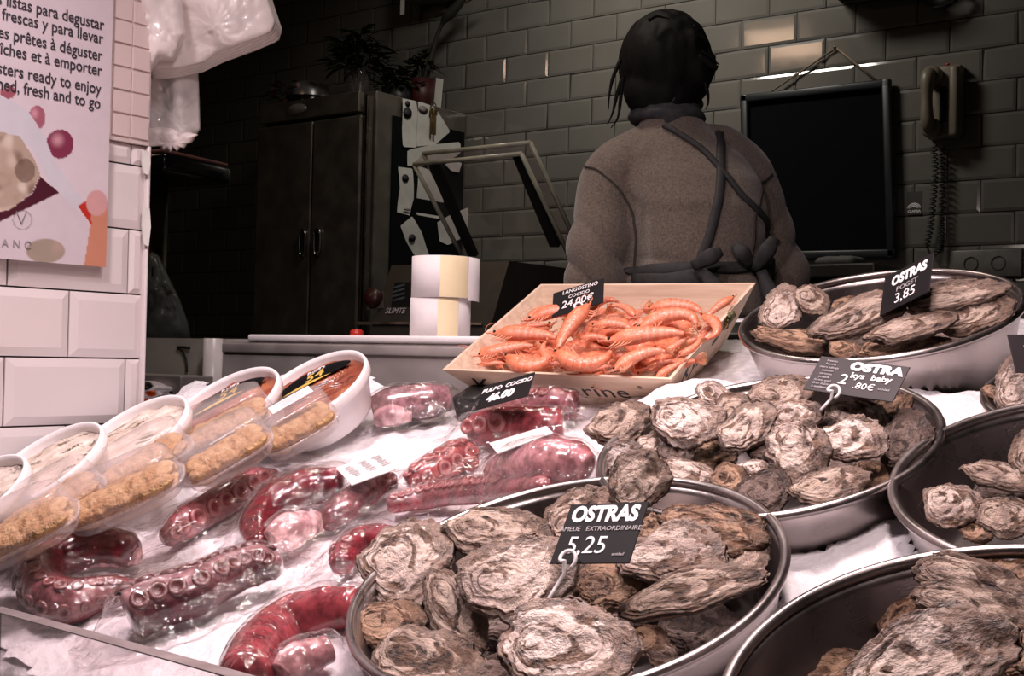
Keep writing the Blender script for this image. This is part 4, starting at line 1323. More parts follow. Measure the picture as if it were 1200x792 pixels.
# ================================================================== steel tray, board and paper rolls behind the ice
zt1 = onY(430, 402, YT).z
xl = onY(262, 430, YT).x; xr = (MC @ Vector((-CW/2, 0, 0))).x-.006
zb = zt1-.24
root = empty('steel_gastro_pan', Matrix.Translation(((xl+xr)/2, YT+.16, zb)))
tag(root, 'steel pan behind the ice with a white board across its top', 'pan')
wx = xr-xl; hh_ = zt1-zb
bm = bmesh.new()
for c, s in (((0, -.157, hh_/2), (wx, .006, hh_)), ((0, .157, hh_/2), (wx, .006, hh_)), ((-wx/2+.003, 0, hh_/2), (.006, .31, hh_)), ((wx/2-.003, 0, hh_/2), (.006, .31, hh_)), ((0, 0, .003), (wx, .32, .006))):
    box(bm, c, s, bev=.002)
obj('pan_body', bm, M['tray_steel'], root, shade=False)
bm = bmesh.new(); box(bm, (0, -.162, hh_-.012), (wx, .008, .018), bev=.003); obj('folded_lip', bm, M['tray_steel'], root)
xw = onY(292, 398, YT).x
bm = bmesh.new(); box(bm, (0, 0, 0), (xr+.02-xw, .30, .0125), bev=.004)
board = obj('cutting_board', bm, M['white_plastic'], None, Matrix.Translation(((xr+.02+xw)/2, YT+.145, zt1+.0066)))
tag(board, 'white cutting board lying across the steel pan', 'cutting board')
ztop = zt1+.0130
def roll(px, pxr, py, Y, z0, hgt, label, loose):
    c = onY(px, py, Y); R = (onY(pxr, py, Y)-c).length*.86
    root = empty('paper_roll', Matrix.Translation((c.x, Y, z0)) @ Matrix.Rotation(YAW, 4, 'Z')); tag(root, label, 'paper roll', 'rolls of labels on the white board')
    bm = bmesh.new(); lathe(bm, [(R*.45, 0), (R, 0), (R, hgt), (R*.45, hgt), (R*.45, 0)], 64)
    obj('roll_body', bm, M['paper_roll'], root)
    a0, a1 = loose
    bm = bmesh.new(); n = 16; lo = []; hi = []
    for k in range(n+1):
        a = lerp(a0, a1, k/n)
        for ls, z in ((lo, .0005), (hi, hgt-.0005)): ls.append((bm.verts.new((math.cos(a)*(R+.0009), math.sin(a)*(R+.0009), z)), bm.verts.new((math.cos(a)*(R+.0002), math.sin(a)*(R+.0002), z))))
    for k in range(n):
        bm.faces.new((lo[k][0], lo[k+1][0], hi[k+1][0], hi[k][0])); bm.faces.new((hi[k][0], hi[k+1][0], hi[k+1][1], hi[k][1]))
    obj('cream_backing', bm, M['paper_yellow'], root)
    return root, R
YR = YT+.09
z1 = ztop; z2 = onY(520, 350, YR).z; z3 = onY(520, 302, YR).z
r1, Rr = roll(516, 548, 370, YR, z1, z2-z1, 'lower paper roll standing on the white board under its twin', (R_(-92), R_(-52)))
r2, Rr2 = roll(519, 552, 325, YR, z2+.0004, z3-z2, 'upper paper roll stacked on its twin, its outer layer coming loose', (R_(-92), R_(-30)))
bm = bmesh.new(); n = 12; lo = []
for k in range(n+1):
    t_ = k/n; a = lerp(R_(-35), R_(25), t_); rr = Rr2+.001+.011*t_
    lo.append([bm.verts.new((rr*math.cos(a), rr*math.sin(a), -.004)), bm.verts.new((rr*math.cos(a), rr*math.sin(a), z3-z2-.001)), bm.verts.new(((rr+.0006)*math.cos(a), (rr+.0006)*math.sin(a), -.004)), bm.verts.new(((rr+.0006)*math.cos(a), (rr+.0006)*math.sin(a), z3-z2-.001))])
for a, b in zip(lo, lo[1:]):
    bm.faces.new((a[2], b[2], b[3], a[3])); bm.faces.new((a[0], a[1], b[1], b[0])); bm.faces.new((a[1], a[3], b[3], b[1]))
obj('loose_end', bm, M['paper_roll'], r2)
c = onY(418, 392, YT+.2)
bm = bmesh.new(); lathe(bm, [(0, .016), (.008, .0155), (.0125, .012), (.0135, 0), (0, 0)], 32)
tag(obj('bottle_cap', bm, M['red'], None, Matrix.Translation((c.x, YT+.2, ztop))), 'small red cap lying on the white board left of the paper rolls', 'cap')
# black block put in as the shaded gap under the crate's left end
q = I(545, 486, 0)
bm = bmesh.new(); box(bm, (0, 0, .015), (.045, .06, .05), bev=.006)
tag(obj('black_block', bm, M['black'], None, frame(onI(563, 486, -.02), E1, NRM)), 'black block standing in for the shaded gap under the left end of the crate', 'block')
bm = bmesh.new(); box(bm, (0, 0, .02), (.16, .06, .05), bev=.006)
tag(obj('black_block', bm, M['black'], None, frame(onI(862, 416, -.045), E1, NRM)), 'black plastic block under the back right corner of the wooden crate', 'block')

# ================================================================== poster on the pillar
XPo = XP+.018
yr = onX(127, 160, XPo).y
ztp = onX(132, -25, XPo).z; zbp = onX(121, 313, XPo).z
yl = yr-.42
nu, nv = 210, 330
bm = bmesh.new(); lay = bm.verts.layers.float_color.new('col')
def srgb(r, g_, b): return Vector(((r/255)**2.2, (g_/255)**2.2, (b/255)**2.2))
P_bg = srgb(205, 192, 196)
polys = [
 ([(-60, 95), (0, 112), (30, 128), (50, 158), (62, 188), (97, 236), (88, 246), (60, 222), (35, 172), (0, 160), (-60, 150)], srgb(196, 192, 198)),
 ([(-60, 150), (0, 155), (22, 160), (38, 185), (46, 205), (36, 226), (10, 246), (-60, 262)], srgb(168, 148, 132)),
 ([(46, 207), (68, 226), (0, 259), (-60, 285), (-60, 258), (10, 246), (36, 227)], srgb(70, 26, 40)),
 ([(68, 226), (106, 262), (96, 330), (-60, 330), (-60, 285), (0, 259)], srgb(198, 186, 192)),
 ([(105, 262), (104, 245), (126, 236), (124, 330), (94, 330)], srgb(190, 128, 104)),
 ([(90, 242), (104, 232), (106, 264)], srgb(178, 48, 40)),
]
ells = [(8, 108, 9, 8, srgb(150, 84, 96)), (42, 138, 10, 14, srgb(156, 92, 106)), (69, 169, 16, 17, srgb(122, 52, 74)), (112, 238, 13, 16, srgb(200, 150, 148)),
        (52, 294, 24, 15, srgb(150, 136, 122))]
def paint(px, py):
    c = P_bg
    for e in ells[:3]:
        if ((px-e[0])/e[2])**2+((py-e[1])/e[3])**2 < 1:
            c = e[4].lerp(srgb(214, 160, 170), smooth(.7, 0, math.hypot((px-e[0]+3)/e[2], (py-e[1]+5)/e[3]))*.7)
    for pl_, cc in polys:
        if inpoly(px, py, pl_): c = cc
    if c == polys[1][1]:
        n_ = noise.noise(Vector((px*.07, py*.07, 2))); c = c.lerp(srgb(112, 88, 74), smooth(.0, .7, n_)*.8).lerp(srgb(206, 190, 176), smooth(.0, .7, noise.noise(Vector((px*.06, py*.05, 7)))))
        if ((px-28)/12)**2+((py-200)/14)**2 < 1: c = c.lerp(srgb(80, 50, 40), .6)
    for e in ells[3:]:
        d = ((px-e[0])/e[2])**2+((py-e[1])/e[3])**2
        if d < 1: c = c.lerp(e[4].lerp(srgb(176, 150, 140), .6*smooth(-.2, .6, noise.noise(Vector((px*.05, py*.06, 4))))), smooth(1, .8, d))
    r_ = math.hypot(px-25, py-258)
    if 10.2 < r_ < 11.6: c = c.lerp(srgb(120, 108, 116), .7)
    return (*c, 1)
g = []
for j in range(nv+1):
    rw = []
    for i in range(nu+1):
        y = lerp(yl, yr, i/nu); z = lerp(ztp, zbp, j/nv)
        v = bm.verts.new((XPo, y, z)); v[lay] = paint(*proj(Vector((XPo, y, z)))); rw.append(v)
    g.append(rw)
for j in range(nv):
    for i in range(nu): bm.faces.new((g[j][i], g[j+1][i], g[j+1][i+1], g[j][i+1]))
for (aa, bb_) in (((g[0][0]), (g[0][nu])), (g[nv][0], g[nv][nu])): pass
poster = obj('poster', bm, vcol('poster_print', .42, .04, 40), shade=False)
poster.modifiers.new('t', 'SOLIDIFY').thickness = -.003
tag(poster, 'printed oyster poster in three languages fixed on the tiled pillar', 'poster')
PF = Matrix(((0, 0, 1, 0), (1, 0, 0, 0), (0, 1, 0, 0), (0, 0, 0, 1)))
def pwrite(px, py, s, size, mat='ink', align='RIGHT', **k):
    p = onX(px, py, XPo+.004)
    me = text_mesh(s, size, align=align, depth_=.0002, **k); me.materials.clear(); me.materials.append(M[mat])
    link('lettering', me, poster, Matrix.Translation(p) @ PF)
ls = .0245
for px, py, s in ((122, 30, 'Ostras listas para degustar'), (121, 46, 'abiertas, frescas y para llevar'), (120, 66, 'Huîtres prêtes à déguster'), (119.5, 83.5, 'ouvertes, fraîches et à emporter'),
                  (118.5, 105, 'Oysters ready to enjoy'), (118, 122, 'opened, fresh and to go')):
    pwrite(px, py, s, ls, bold=.0002, sx=.86)
pwrite(38, 288, 'LA  O S T R A', .016, 'grey_ink') if False else pwrite(38, 288, 'A N O', .016, 'grey_ink', sp=1.1)
for px, py, a in ((22, 257, .6), (28, 257, -.5)):
    bm = bmesh.new(); p = onX(px, py, XPo+.0042)
    tube(bm, [Vector((0, -.006*math.cos(a)*1.3, 0))+Vector((.008*math.sin(a), 0, 0)), Vector((-.004*math.sin(a), .008, 0)), Vector((-.008*math.sin(a), .011, 0))], .0006, 6)
    obj('printed_emblem', bm, M['grey_ink'], poster, Matrix.Translation(p) @ PF)
for (x, y, h1, nm) in ((170.5, 176, 28, 'upper torn paper tape peeling from the pillar corner'), (171, 242, 46, 'lower torn paper tape peeling from the pillar corner')):
    p = onX(x-4, y, XP+.012); s = depth(p)/F
    bm = bmesh.new(); pts = [(0, 0), (.010, -.002), (.013, -.5*h1*s), (.011, -h1*s), (.004, -h1*s*.96), (0, -.5*h1*s)]
    f0 = [bm.verts.new((.002*math.sin(k), a, b)) for k, (a, b) in enumerate(pts)]; f1 = [bm.verts.new((.0035+.002*math.sin(k), a, b)) for k, (a, b) in enumerate(pts)]
    bm.faces.new(f0[::-1]); bm.faces.new(f1)
    for k in range(6): bm.faces.new((f0[k], f0[(k+1) % 6], f1[(k+1) % 6], f1[k]))
    bmesh.ops.recalc_face_normals(bm, faces=bm.faces)
    tag(obj('paper_tape', bm, M['paper'], None, Matrix.Translation(p), shade=False), nm, 'tape')

# ================================================================== hanging plastic bags
def cam_frame(px, py, z, tilt=0.0):
    P = at(px, py, z); vd = ray(px, py).normalized()
    return frame(P, CR, -vd) @ Matrix.Rotation(tilt, 4, 'Z')
def px_poly(pts, cx, cy, z): return [((x-cx)*z/F, -(y-cy)*z/F) for x, y in pts]
zb_ = 2.12
def foldbag():
    root = empty('bag_bundle', cam_frame(245, 40, zb_)); tag(root, 'thick folded stack of whitish plastic bags hanging beside the pillar', 'plastic bags')
    mat = plain('milky_plastic', (.88, .79, .75), .28, var=.10, scale=12, bump=.5, **{'Coat Weight': .3})
    poly = [(166, -40), (312, -40), (322, 5), (331, 36), (326, 48), (296, 60), (262, 72), (236, 84), (205, 90), (176, 92), (170, 60)]
    cx, cy, Rf = star([(x, -y) for x, y in poly])
    for k in range(5):
        P2 = [(x+(-2.0*k if x > 240 else 0), y-2.6*k) for x, y in poly]
        bm = bmesh.new(); pillow(bm, px_poly(P2, 245, 40, zb_), .020, 22, 110, .010, 26, k)
        for v in bm.verts:
            fold = .010*math.sin(v.co.x*34+v.co.y*26)+.008*noise.noise(Vector((v.co.x*18, v.co.y*18, 3)))
            v.co.z += fold+.008*k-.02
        obj('folded_bag', bm, mat, root)
    poly = [(168, -30), (214, -30), (220, 40), (205, 70), (188, 70), (172, 90), (168, 70)]
    bm = bmesh.new(); pillow(bm, px_poly(poly, 245, 40, zb_), .05, 20, 90, .016, 16, 9)
    for v in bm.verts: v.co.z += .045
    obj('bag_handle', bm, mat, root)
foldbag()
def clearbag():
    root = empty('bag_bundle', cam_frame(200, 130, zb_+.045)); tag(root, 'bundle of shiny clear bags with a jagged torn hem, under the folded white stack', 'plastic bags')
    rng = random.Random(5)
    hem = []
    n = 13
    for k in range(n):
        x = lerp(228, 178, k/(n-1)); y = lerp(158, 176, k/(n-1))*1.0; y = 160+14*math.sin(PI*k/(n-1)*.9)+(3 if k % 2 else -2)
        hem.append((x, y))
    poly = [(168, -72), (233, -72), (233.5, 120), (233, 152)]+hem+[(168, 170), (167, 120)]
    bm = bmesh.new(); pillow(bm, px_poly(poly, 200, 130, zb_+.045), .03, 20, 150, .008, 22, 2)
    for v in bm.verts: v.co.z += .006*math.sin(v.co.x*120)
    obj('bag_film', bm, plain('clear_bag_stack', (.62, .57, .54), .16, var=.12, scale=14, **{'Coat Weight': .6, 'Coat Roughness': .05}), root)
    hem2 = [(x-2, y+1) for x, y in hem]
    poly = [(167, 146), (200, 148), (232, 158)]+hem2+[(167, 172)]
    bm = bmesh.new(); pillow(bm, px_poly(poly, 200, 130, zb_+.045), .02, 12, 130, .006, 30, 6)
    for v in bm.verts: v.co.z += .012
    obj('torn_hem', bm, plain('milky_hem', (.78, .68, .65), .4, var=.12, scale=30), root)
clearbag()
bm = bmesh.new(); tube(bm, [at(150, -60, zb_+.02), at(330, -70, zb_+.02)], .008, 10)
tag(obj('hook_rail', bm, M['steel']), 'steel rail above the folded plastic bags', 'rail')
# grey carrier bag low behind the pillar
zg = 2.9
root = empty('carrier_bag', cam_frame(197, 345, zg)); tag(root, 'translucent grey carrier bag standing behind the pillar with its handle up', 'plastic bag')
poly = [(170, 402), (166, 330), (172, 305), (178, 295), (186, 298), (196, 320), (210, 350), (220, 380), (223, 402)]
bm = bmesh.new(); pillow(bm, px_poly(poly, 197, 345, zg), .10, 20, 90, .02, 14, 4)
obj('bag_body', bm, plain('grey_bag', (.13, .14, .135), .3, var=.15, scale=14), root)
bm = bmesh.new(); pillow(bm, px_poly([(179, 305), (182, 304), (183, 330), (180, 331), (178, 328)], 197, 345, zg), .104, 6, 24)
obj('handle_slot', bm, M['black'], root)

# ================================================================== fridge with notes
XF = onY(548, 130, YW).x
YF = XF/(ray(435, 105).x/ray(435, 105).y)
ZF = onY(435, 104, YF).z
XL = onY(305, 125, YF).x
fr = empty('steel_fridge', Matrix.Translation(((XF+XL)/2, (YF+YW)/2, 0))); tag(fr, 'tall two-door steel fridge standing in the dark against the back wall', 'fridge')
wF = XF-XL; dF = YW-.02-YF; FM = fr.matrix_basis.inverted()
bm = bmesh.new(); box(bm, (0, .01, ZF/2), (wF, dF-.02, ZF), bev=.006); obj('body', bm, M['steel'], fr, shade=False)
zd = onY(370, 143, YF).z; xs = onY(368, 285, YF).x; xd1 = onY(424, 285, YF).x
def fl(p): return FM @ Vector(p)
for a, b in ((XL+.012, xs-.003), (xs+.003, xd1)):
    c = fl(((a+b)/2, YF-.004, (zd+.15)/2))
    bm = bmesh.new(); box(bm, c, (b-a, .035, zd-.15), bev=.006); d = obj('door', bm, M['steel'], fr, shade=False)
    hx = xs-.035 if b < xs+.01 else xs+.045
    h0_, h1_ = onY(367, 302, YF).z, onY(367, 268, YF).z
    q = fl((hx, YF-.022, (h0_+h1_)/2)); hl = (h1_-h0_)/2
    bm = bmesh.new()
    pts = [Vector((.016*math.cos(t), 0, hl*.9*math.copysign(abs(math.sin(t))**.5, math.sin(t)))) for t in [2*PI*k/28 for k in range(29)]]
    tube(bm, [p+q-Vector((0, .006, 0)) for p in pts], .005, 8, False, Vector((0, 1, 0)))
    o = obj('handle', bm, steel_mat('bright_chrome', (.5, .48, .45), .2), d)
    bm = bmesh.new(); box(bm, q+Vector((0, -.0005, 0)), (.024, .004, hl*1.6), bev=.0015); obj('handle_recess', bm, M['black'], d)
bm = bmesh.new(); box(bm, fl(((XL+xd1)/2, YF-.003, (zd+ZF)/2+.004)), (wF-.06, .03, ZF-zd-.02), bev=.004); obj('top_rail', bm, M['steel'], fr, shade=False)
bm = bmesh.new(); lathe(bm, [(0, .004), (.05, .003), (.055, 0), (0, 0)], 24, Matrix.Translation(fl((onY(352, 128, YF).x, YF-.019, (zd+ZF)/2+.006))) @ Matrix.Rotation(PI/2, 4, 'X'), 1.0, .4)
obj('emblem', bm, M['tray_steel'], fr)
bm = bmesh.new(); box(bm, fl((xd1+.022, YF-.002, ZF/2)), (.018, .03, ZF-.05), bev=.004); obj('corner_post', bm, steel_mat('post_steel', (.3, .27, .24), .25), fr, shade=False)
py0, py1 = onX(458, 200, XF).y, YW-.025
bm = bmesh.new(); box(bm, fl((XF+.003, (py0+py1)/2, ZF/2-.02)), (.008, py1-py0, ZF-.12)); obj('side_panel', bm, M['blk_panel'], fr, shade=False)
# things on the side panel: poly in picture pixels, laid on the plane X = XF + small
def sheet(name, poly, label, cat, mat, off=.008, group='papers stuck on the fridge side', curl=.006, marks=()):
    p = [onX(x, y, XF+off) for x, y in poly]
    c = sum(p, Vector())/len(p)
    root = None
    bm = bmesh.new()
    P2 = [(q.y-c.y, q.z-c.z) for q in p]
    cx, cy, Rf = star(P2)
    def pos(s):
        def f_(r, t):
            R = Rf(t); y = cx+r*R*math.cos(t); z = cy+r*R*math.sin(t)
            return Vector((s+curl*math.sin(z*30)*.5+curl*.5, y, z))
        return f_
    a = radial(bm, 8, 96, pos(0.0)); b = radial(bm, 8, 96, pos(-.0012))
    for k in range(96): bm.faces.new((a[-1][k], b[-1][k], b[-1][(k+1) % 96], a[-1][(k+1) % 96]))
    bmesh.ops.recalc_face_normals(bm, faces=bm.faces)
    o = obj(name, bm, mat, None, Matrix.Translation(c), shade=False); tag(o, label, cat, group)
    for (x0, y0, x1, y1, nm, mt) in marks:
        q0 = onX(x0, y0, XF+off+curl+.002); q1 = onX(x1, y1, XF+off+curl+.002)
        bm = bmesh.new(); lathe(bm, [(0, .002), (.5, .0015), (.5, 0), (0, 0)], 16)
        k = obj(nm, bm, M[mt], o, Matrix.Translation((q0+q1)/2-c) @ Matrix(((0, 0, 1, 0), (abs(q1.y-q0.y), 0, 0, 0), (0, abs(q1.z-q0.z), 0, 0), (0, 0, 0, 1))))
    return o
L5 = lambda x, y: (440+x/3.77, 100+y/3.77)
S = lambda pts: [L5(*p) for p in pts]
def mk(x0, y0, x1, y1, nm, mt): a = L5(x0, y0); b = L5(x1, y1); return (a[0], a[1], b[0], b[1], nm, mt)
sheet('note_paper', S([(185, 355), (265, 385), (300, 500), (295, 592), (180, 572)]), 'large handwritten sheet low in the middle of the fridge side', 'paper', M['paper'], .006)
sheet('note_paper', S([(185, 70), (255, 95), (328, 205), (265, 262), (180, 270)]), 'wide sheet with a torn corner hanging by the keys on the fridge side', 'paper', M['paper'], .007, marks=[mk(190, 85, 230, 130, 'printed_picture', 'grey_ink')])
sheet('note_paper', S([(115, 58), (175, 70), (182, 120), (178, 275), (120, 272)]), 'tall note with a black figure, uppermost left on the fridge side', 'paper', M['paper'], .010, marks=[mk(124, 92, 160, 150, 'printed_figure', 'ink'), mk(132, 66, 152, 96, 'printed_figure', 'ink')])
sheet('note_paper', S([(140, 285), (250, 262), (370, 250), (372, 300), (330, 330), (200, 358), (142, 355)]), 'crosswise sheet behind the open lid on the fridge side', 'paper', M['paper'], .012)
sheet('note_paper', S([(95, 360), (160, 368), (168, 500), (150, 575), (95, 560), (105, 460)]), 'narrow curled note with a black spot at the left of the fridge side', 'paper', M['paper'], .008, marks=[mk(118, 390, 146, 430, 'black_spot', 'ink'), mk(125, 540, 155, 556, 'printed_line', 'grey_ink')])
sheet('note_paper', S([(105, 622), (158, 578), (200, 650), (238, 752), (182, 765), (135, 690)]), 'slanting note with a black spot lowest on the fridge side', 'paper', M['paper'], .008, marks=[mk(148, 655, 176, 692, 'black_spot', 'ink')])
sheet('note_paper', S([(270, 605), (330, 570), (405, 540), (455, 640), (350, 690), (320, 705), (285, 690)]), 'crumpled note behind the lower lid corner on the fridge side', 'paper', M['paper'], .012)
sheet('note_paper', S([(305, 350), (345, 330), (378, 345), (368, 385), (335, 378)]), 'small curled scrap of paper right of the crosswise sheet', 'paper', M['paper'], .013)
P = onX(*L5(255, 150), XF+.024); s = depth(P)/F
keys = empty('key_bunch', Matrix.Translation(P)); tag(keys, 'small bunch of brass keys hanging over the papers on the fridge side', 'keys')
brass = plain('old_brass', (.20, .14, .05), .4, .8)
bm = bmesh.new(); tube(bm, [Vector((0, .016*math.cos(t), .05+.016*math.sin(t))) for t in [2*PI*k/16 for k in range(17)]], .002, 6, False); obj('ring', bm, M['black'], keys)
for k, dy in enumerate((-.008, .008)):
    bm = bmesh.new(); box(bm, (.003*k, dy, -.015), (.003, .012, .09), bev=.001); box(bm, (.003*k, dy, .03), (.004, .024, .026), bev=.002); obj('key', bm, brass, keys)
# things on top of the fridge
def top(px, py, Y): p = onY(px, py, Y); return Vector((p.x, Y, ZF))
sY = YF+.28
c = top(362, 100, sY); s = (c-CAM).dot(CF)/F
ck = empty('rice_cooker', Matrix.Translation(c)); tag(ck, 'round silver-lidded black cooker on top of the fridge', 'cooker')
Rk = 26*s
bm = bmesh.new(); lathe(bm, [(0, 0), (Rk*.92, 0), (Rk, .02), (Rk*1.02, 20*s), (Rk*.98, 22*s), (0, 22*s)], 40); obj('body', bm, M['blackgloss'], ck)
bm = bmesh.new(); lathe(bm, [(Rk*1.02, 22*s), (Rk*1.0, 30*s), (Rk*.85, 37*s), (Rk*.5, 41*s), (0, 42*s)], 40); obj('lid', bm, plain('silver_lid', (.34, .33, .33), .3, .6), ck)
bm = bmesh.new(); lathe(bm, [(0, .004), (.012, .003), (.014, 0), (0, 0)], 20, Matrix.Translation((.25*Rk, -Rk*.93, 32*s)) @ Matrix.Rotation(PI/2, 4, 'X')); obj('badge', bm, plain('pink_badge', (.5, .3, .3), .4), ck)
def leafmat(n, c): return plain(n, c, .45, var=.3, scale=9)
def leaf(bm, p, d, L, w, rng, droop=.4):
    d = d.normalized(); sd = d.cross(Vector((rng.uniform(-.3, .3), rng.uniform(-.3, .3), 1))).normalized(); n = 5
    prev = None
    for k in range(n+1):
        t = k/n; q = p+d*L*t-Vector((0, 0, droop*L*t*t)); ww = w*math.sin(PI*min(.98, t*.9+.08))
        a, b, m = bm.verts.new(q-sd*ww), bm.verts.new(q+sd*ww), bm.verts.new(q-Vector((0, 0, ww*.25)))
        if prev: bm.faces.new((prev[0], prev[2], m, a)); bm.faces.new((prev[2], prev[1], b, m))
        prev = (a, b, m)
def bush(name, base, h, R, n, L, w, label, pot, col, seed, z0=.0):
    root = empty(name, Matrix.Translation(base)); tag(root, label, 'plant')
    rng = random.Random(seed)
    pot(root)
    bm = bmesh.new()
    for k in range(n):
        a = rng.uniform(0, 6.28); e = rng.uniform(.0, 1.45); rr = R*rng.uniform(.2, 1)
        p = Vector((math.cos(a)*math.cos(e)*rr*.8, math.sin(a)*math.cos(e)*rr*.8, z0+h*.35+h*.6*math.sin(e)*rng.uniform(.3, 1)))
        leaf(bm, p, Vector((math.cos(a), math.sin(a), rng.uniform(-.2, .9))), L*rng.uniform(.6, 1.2), w*rng.uniform(.7, 1.2), rng)
    f = obj('foliage', bm, col, root)
    for k in range(6):
        a = k*1.05; bm = bmesh.new(); tube(bm, catmull([Vector((0, 0, .02)), Vector((math.cos(a)*R*.2, math.sin(a)*R*.2, z0+h*.3)), Vector((math.cos(a)*R*.55, math.sin(a)*R*.55, z0+h*.75))], 8), .003, 5)
        obj('stem', bm, M['black'], root)
    return root
glassm = clear_film('vase_glass', .03, 0, 5, .03)
def vase(root):
    bm = bmesh.new(); lathe(bm, [(0, 0), (.055, 0), (.05, .14), (.06, .17), (.056, .17), (.046, .14), (.05, .006), (0, .006)], 32); obj('glass_vase', bm, glassm, root)
def darkpot(root):
    bm = bmesh.new(); lathe(bm, [(0, 0), (.05, 0), (.065, .09), (.06, .09), (.05, .075), (0, .075)], 28); obj('pot', bm, M['black'], root)
def redpot(root):
    bm = bmesh.new(); lathe(bm, [(0, 0), (.045, 0), (.06, .13), (.055, .13), (.05, .11), (0, .11)], 28); obj('pot', bm, plain('red_pot', (.05, .006, .006), .5), root)
c = top(420, 100, YF+.30); bush('potted_plant', c, .27, .15, 220, .085, .012, 'bushy dark leafed plant in a glass vase on the fridge', vase, leafmat('dark_leaf', (.030, .045, .018)), 1, .08)
c = top(466, 96, YF+.36); bush('potted_plant', c, .13, .13, 240, .035, .011, 'low small-leafed plant in a dark pot on the fridge', darkpot, leafmat('small_leaf', (.035, .045, .022)), 2, .05)
c = top(494, 98, YF+.44); orch = bush('potted_plant', c, .14, .07, 60, .05, .012, 'plant in a red pot with a tall bare stem leaning to the right', redpot, leafmat('olive_leaf', (.05, .055, .02)), 3, .12)
bm = bmesh.new()
sp = [Vector((0, 0, .1))]+[onY(x, y, c.y)-c for x, y in ((505, 68), (513, 40), (522, 22), (535, 8), (550, -12))]
tube(bm, catmull(sp, 24), resample([.010, .013, .008, .008, .022, .018, .010], 24), 8); obj('tall_stem', bm, plain('dark_stem', (.022, .02, .014), .6), orch)
rng = random.Random(8); yl_ = leafmat('yellow_leaf', (.10, .11, .035))
for (x, y, dx, dz) in ((520, 8, -1, .1), (525, 14, -1, -.1), (516, 25, -1, .25), (545, 4, .8, .3), (550, -2, 1, .2), (540, -4, -.3, .6), (508, 62, -1, -.1)):
    bm = bmesh.new(); leaf(bm, onY(x, y, c.y)-c, Vector((dx, 0, dz)), .075, .013, rng, .1)
    obj('stem_leaf', bm, yl_, orch)
p0 = [onY(x, y, YF+.47) for x, y in ((508, 116), (516, 116), (519, 93), (511, 91))]
p0[0].z = p0[1].z = ZF
bm = bmesh.new(); slab(bm, p0, .003)
tag(obj('card', bm, M['paper'], shade=False), 'small white card standing at the foot of the tall-stemmed plant', 'card')
c = top(332, 108, YF+.12); bm = bmesh.new(); rng = random.Random(6)
for k in range(60):
    a = rng.uniform(0, 6.28); leaf(bm, Vector((math.cos(a)*.07*rng.random(), math.sin(a)*.07*rng.random(), rng.uniform(.0, .12))), Vector((math.cos(a), math.sin(a), .5 if k > 8 else -.3)), .03, .01, rng)
tag(obj('dried_flower', bm, plain('dull_red_petal', (.10, .03, .03), .7), None, Matrix.Translation(c)), 'dull red dried flowers left of the cooker on the fridge', 'flowers')

# ================================================================== vacuum packing machine
zv = 3.0
FL_ = at(433, 392, zv); XV0 = FL_.x; YV = FL_.y
XV1 = onY(572, 392, YV).x
ztv = onY(440, 311, YV+.06).z; zbv = FL_.z-.12
YV1 = YV+.36
vm = empty('vacuum_packer', Matrix.Translation(((XV0+XV1)/2, (YV+YV1)/2, zbv))); tag(vm, 'black vacuum packing machine with its clear lid open, behind the paper rolls', 'vacuum packer')
VI = vm.matrix_basis.inverted()
def vl(x, y, z): return VI @ Vector((x, y, z))
bm = bmesh.new()
A = [(YV, zbv), (YV, zbv+.12), (YV+.07, ztv), (YV1, ztv), (YV1, zbv)]
l_ = [bm.verts.new(vl(XV0, y, z)) for y, z in A]; r_ = [bm.verts.new(vl(XV1, y, z)) for y, z in A]
bm.faces.new(l_); bm.faces.new(r_[::-1])
for k in range(5): bm.faces.new((l_[k], r_[k], r_[(k+1) % 5], l_[(k+1) % 5]))
bmesh.ops.recalc_face_normals(bm, faces=bm.faces)
obj('body', bm, plain('dark_grey_housing', (.035, .032, .028), .4, .3), vm, shade=False)
fp0 = vl(XV0, YV, zbv+.12); fp1 = vl(XV0, YV+.07, ztv); upd = (fp1-fp0).normalized(); fn = Vector((1, 0, 0)).cross(upd)
def vf(px, py, off=.002):
    d = ray(px, py); n_ = fn; o_ = vm.matrix_basis.translation+fp0
    t_ = n_.dot(o_-CAM)/n_.dot(d); return VI @ (CAM+d*t_+n_*off)
q = [vf(x, y) for x, y in ((459, 359), (490, 359), (490, 331), (463, 331))]
bm = bmesh.new(); slab(bm, q, .002); dsp = obj('display', bm, M['blackgloss'], vm, shade=False)
for k in range(4):
    bm = bmesh.new(); slab(bm, [vf(x, y, .003) for x, y in ((461, 354-5*k), (475, 350-5*k), (475, 348-5*k), (461, 352-5*k))], .001); obj('display_stripe', bm, plain('dull_blue', (.04, .06, .08), .4), dsp, shade=False)
p = vf(440, 351, .0)
bm = bmesh.new(); lathe(bm, [(0, .022), (.020, .022), (.024, 0), (0, 0)], 24, frame(p, (1, 0, 0), fn)); obj('knob', bm, plain('dark_red_knob', (.05, .012, .01), .4), vm)
bm = bmesh.new(); slab(bm, [vf(x, y, .001) for x, y in ((430, 363), (450, 361), (450, 341), (432, 342))], .001); obj('switch_plate', bm, plain('dim_plate', (.07, .06, .05), .4), vm, shade=False)
me = text_mesh('SLIMTE', .020, shear=.15, depth_=.0003); me.materials.clear(); me.materials.append(M['tagline']); link('lettering', me, vm, frame(vf(464, 365, .003), (1, 0, 0), fn))
bm = bmesh.new(); slab(bm, [vf(x, y, .006) for x, y in ((420, 381), (566, 382), (566, 379), (420, 378))], .005); obj('chrome_strip', bm, M['basin'], vm, shade=False)
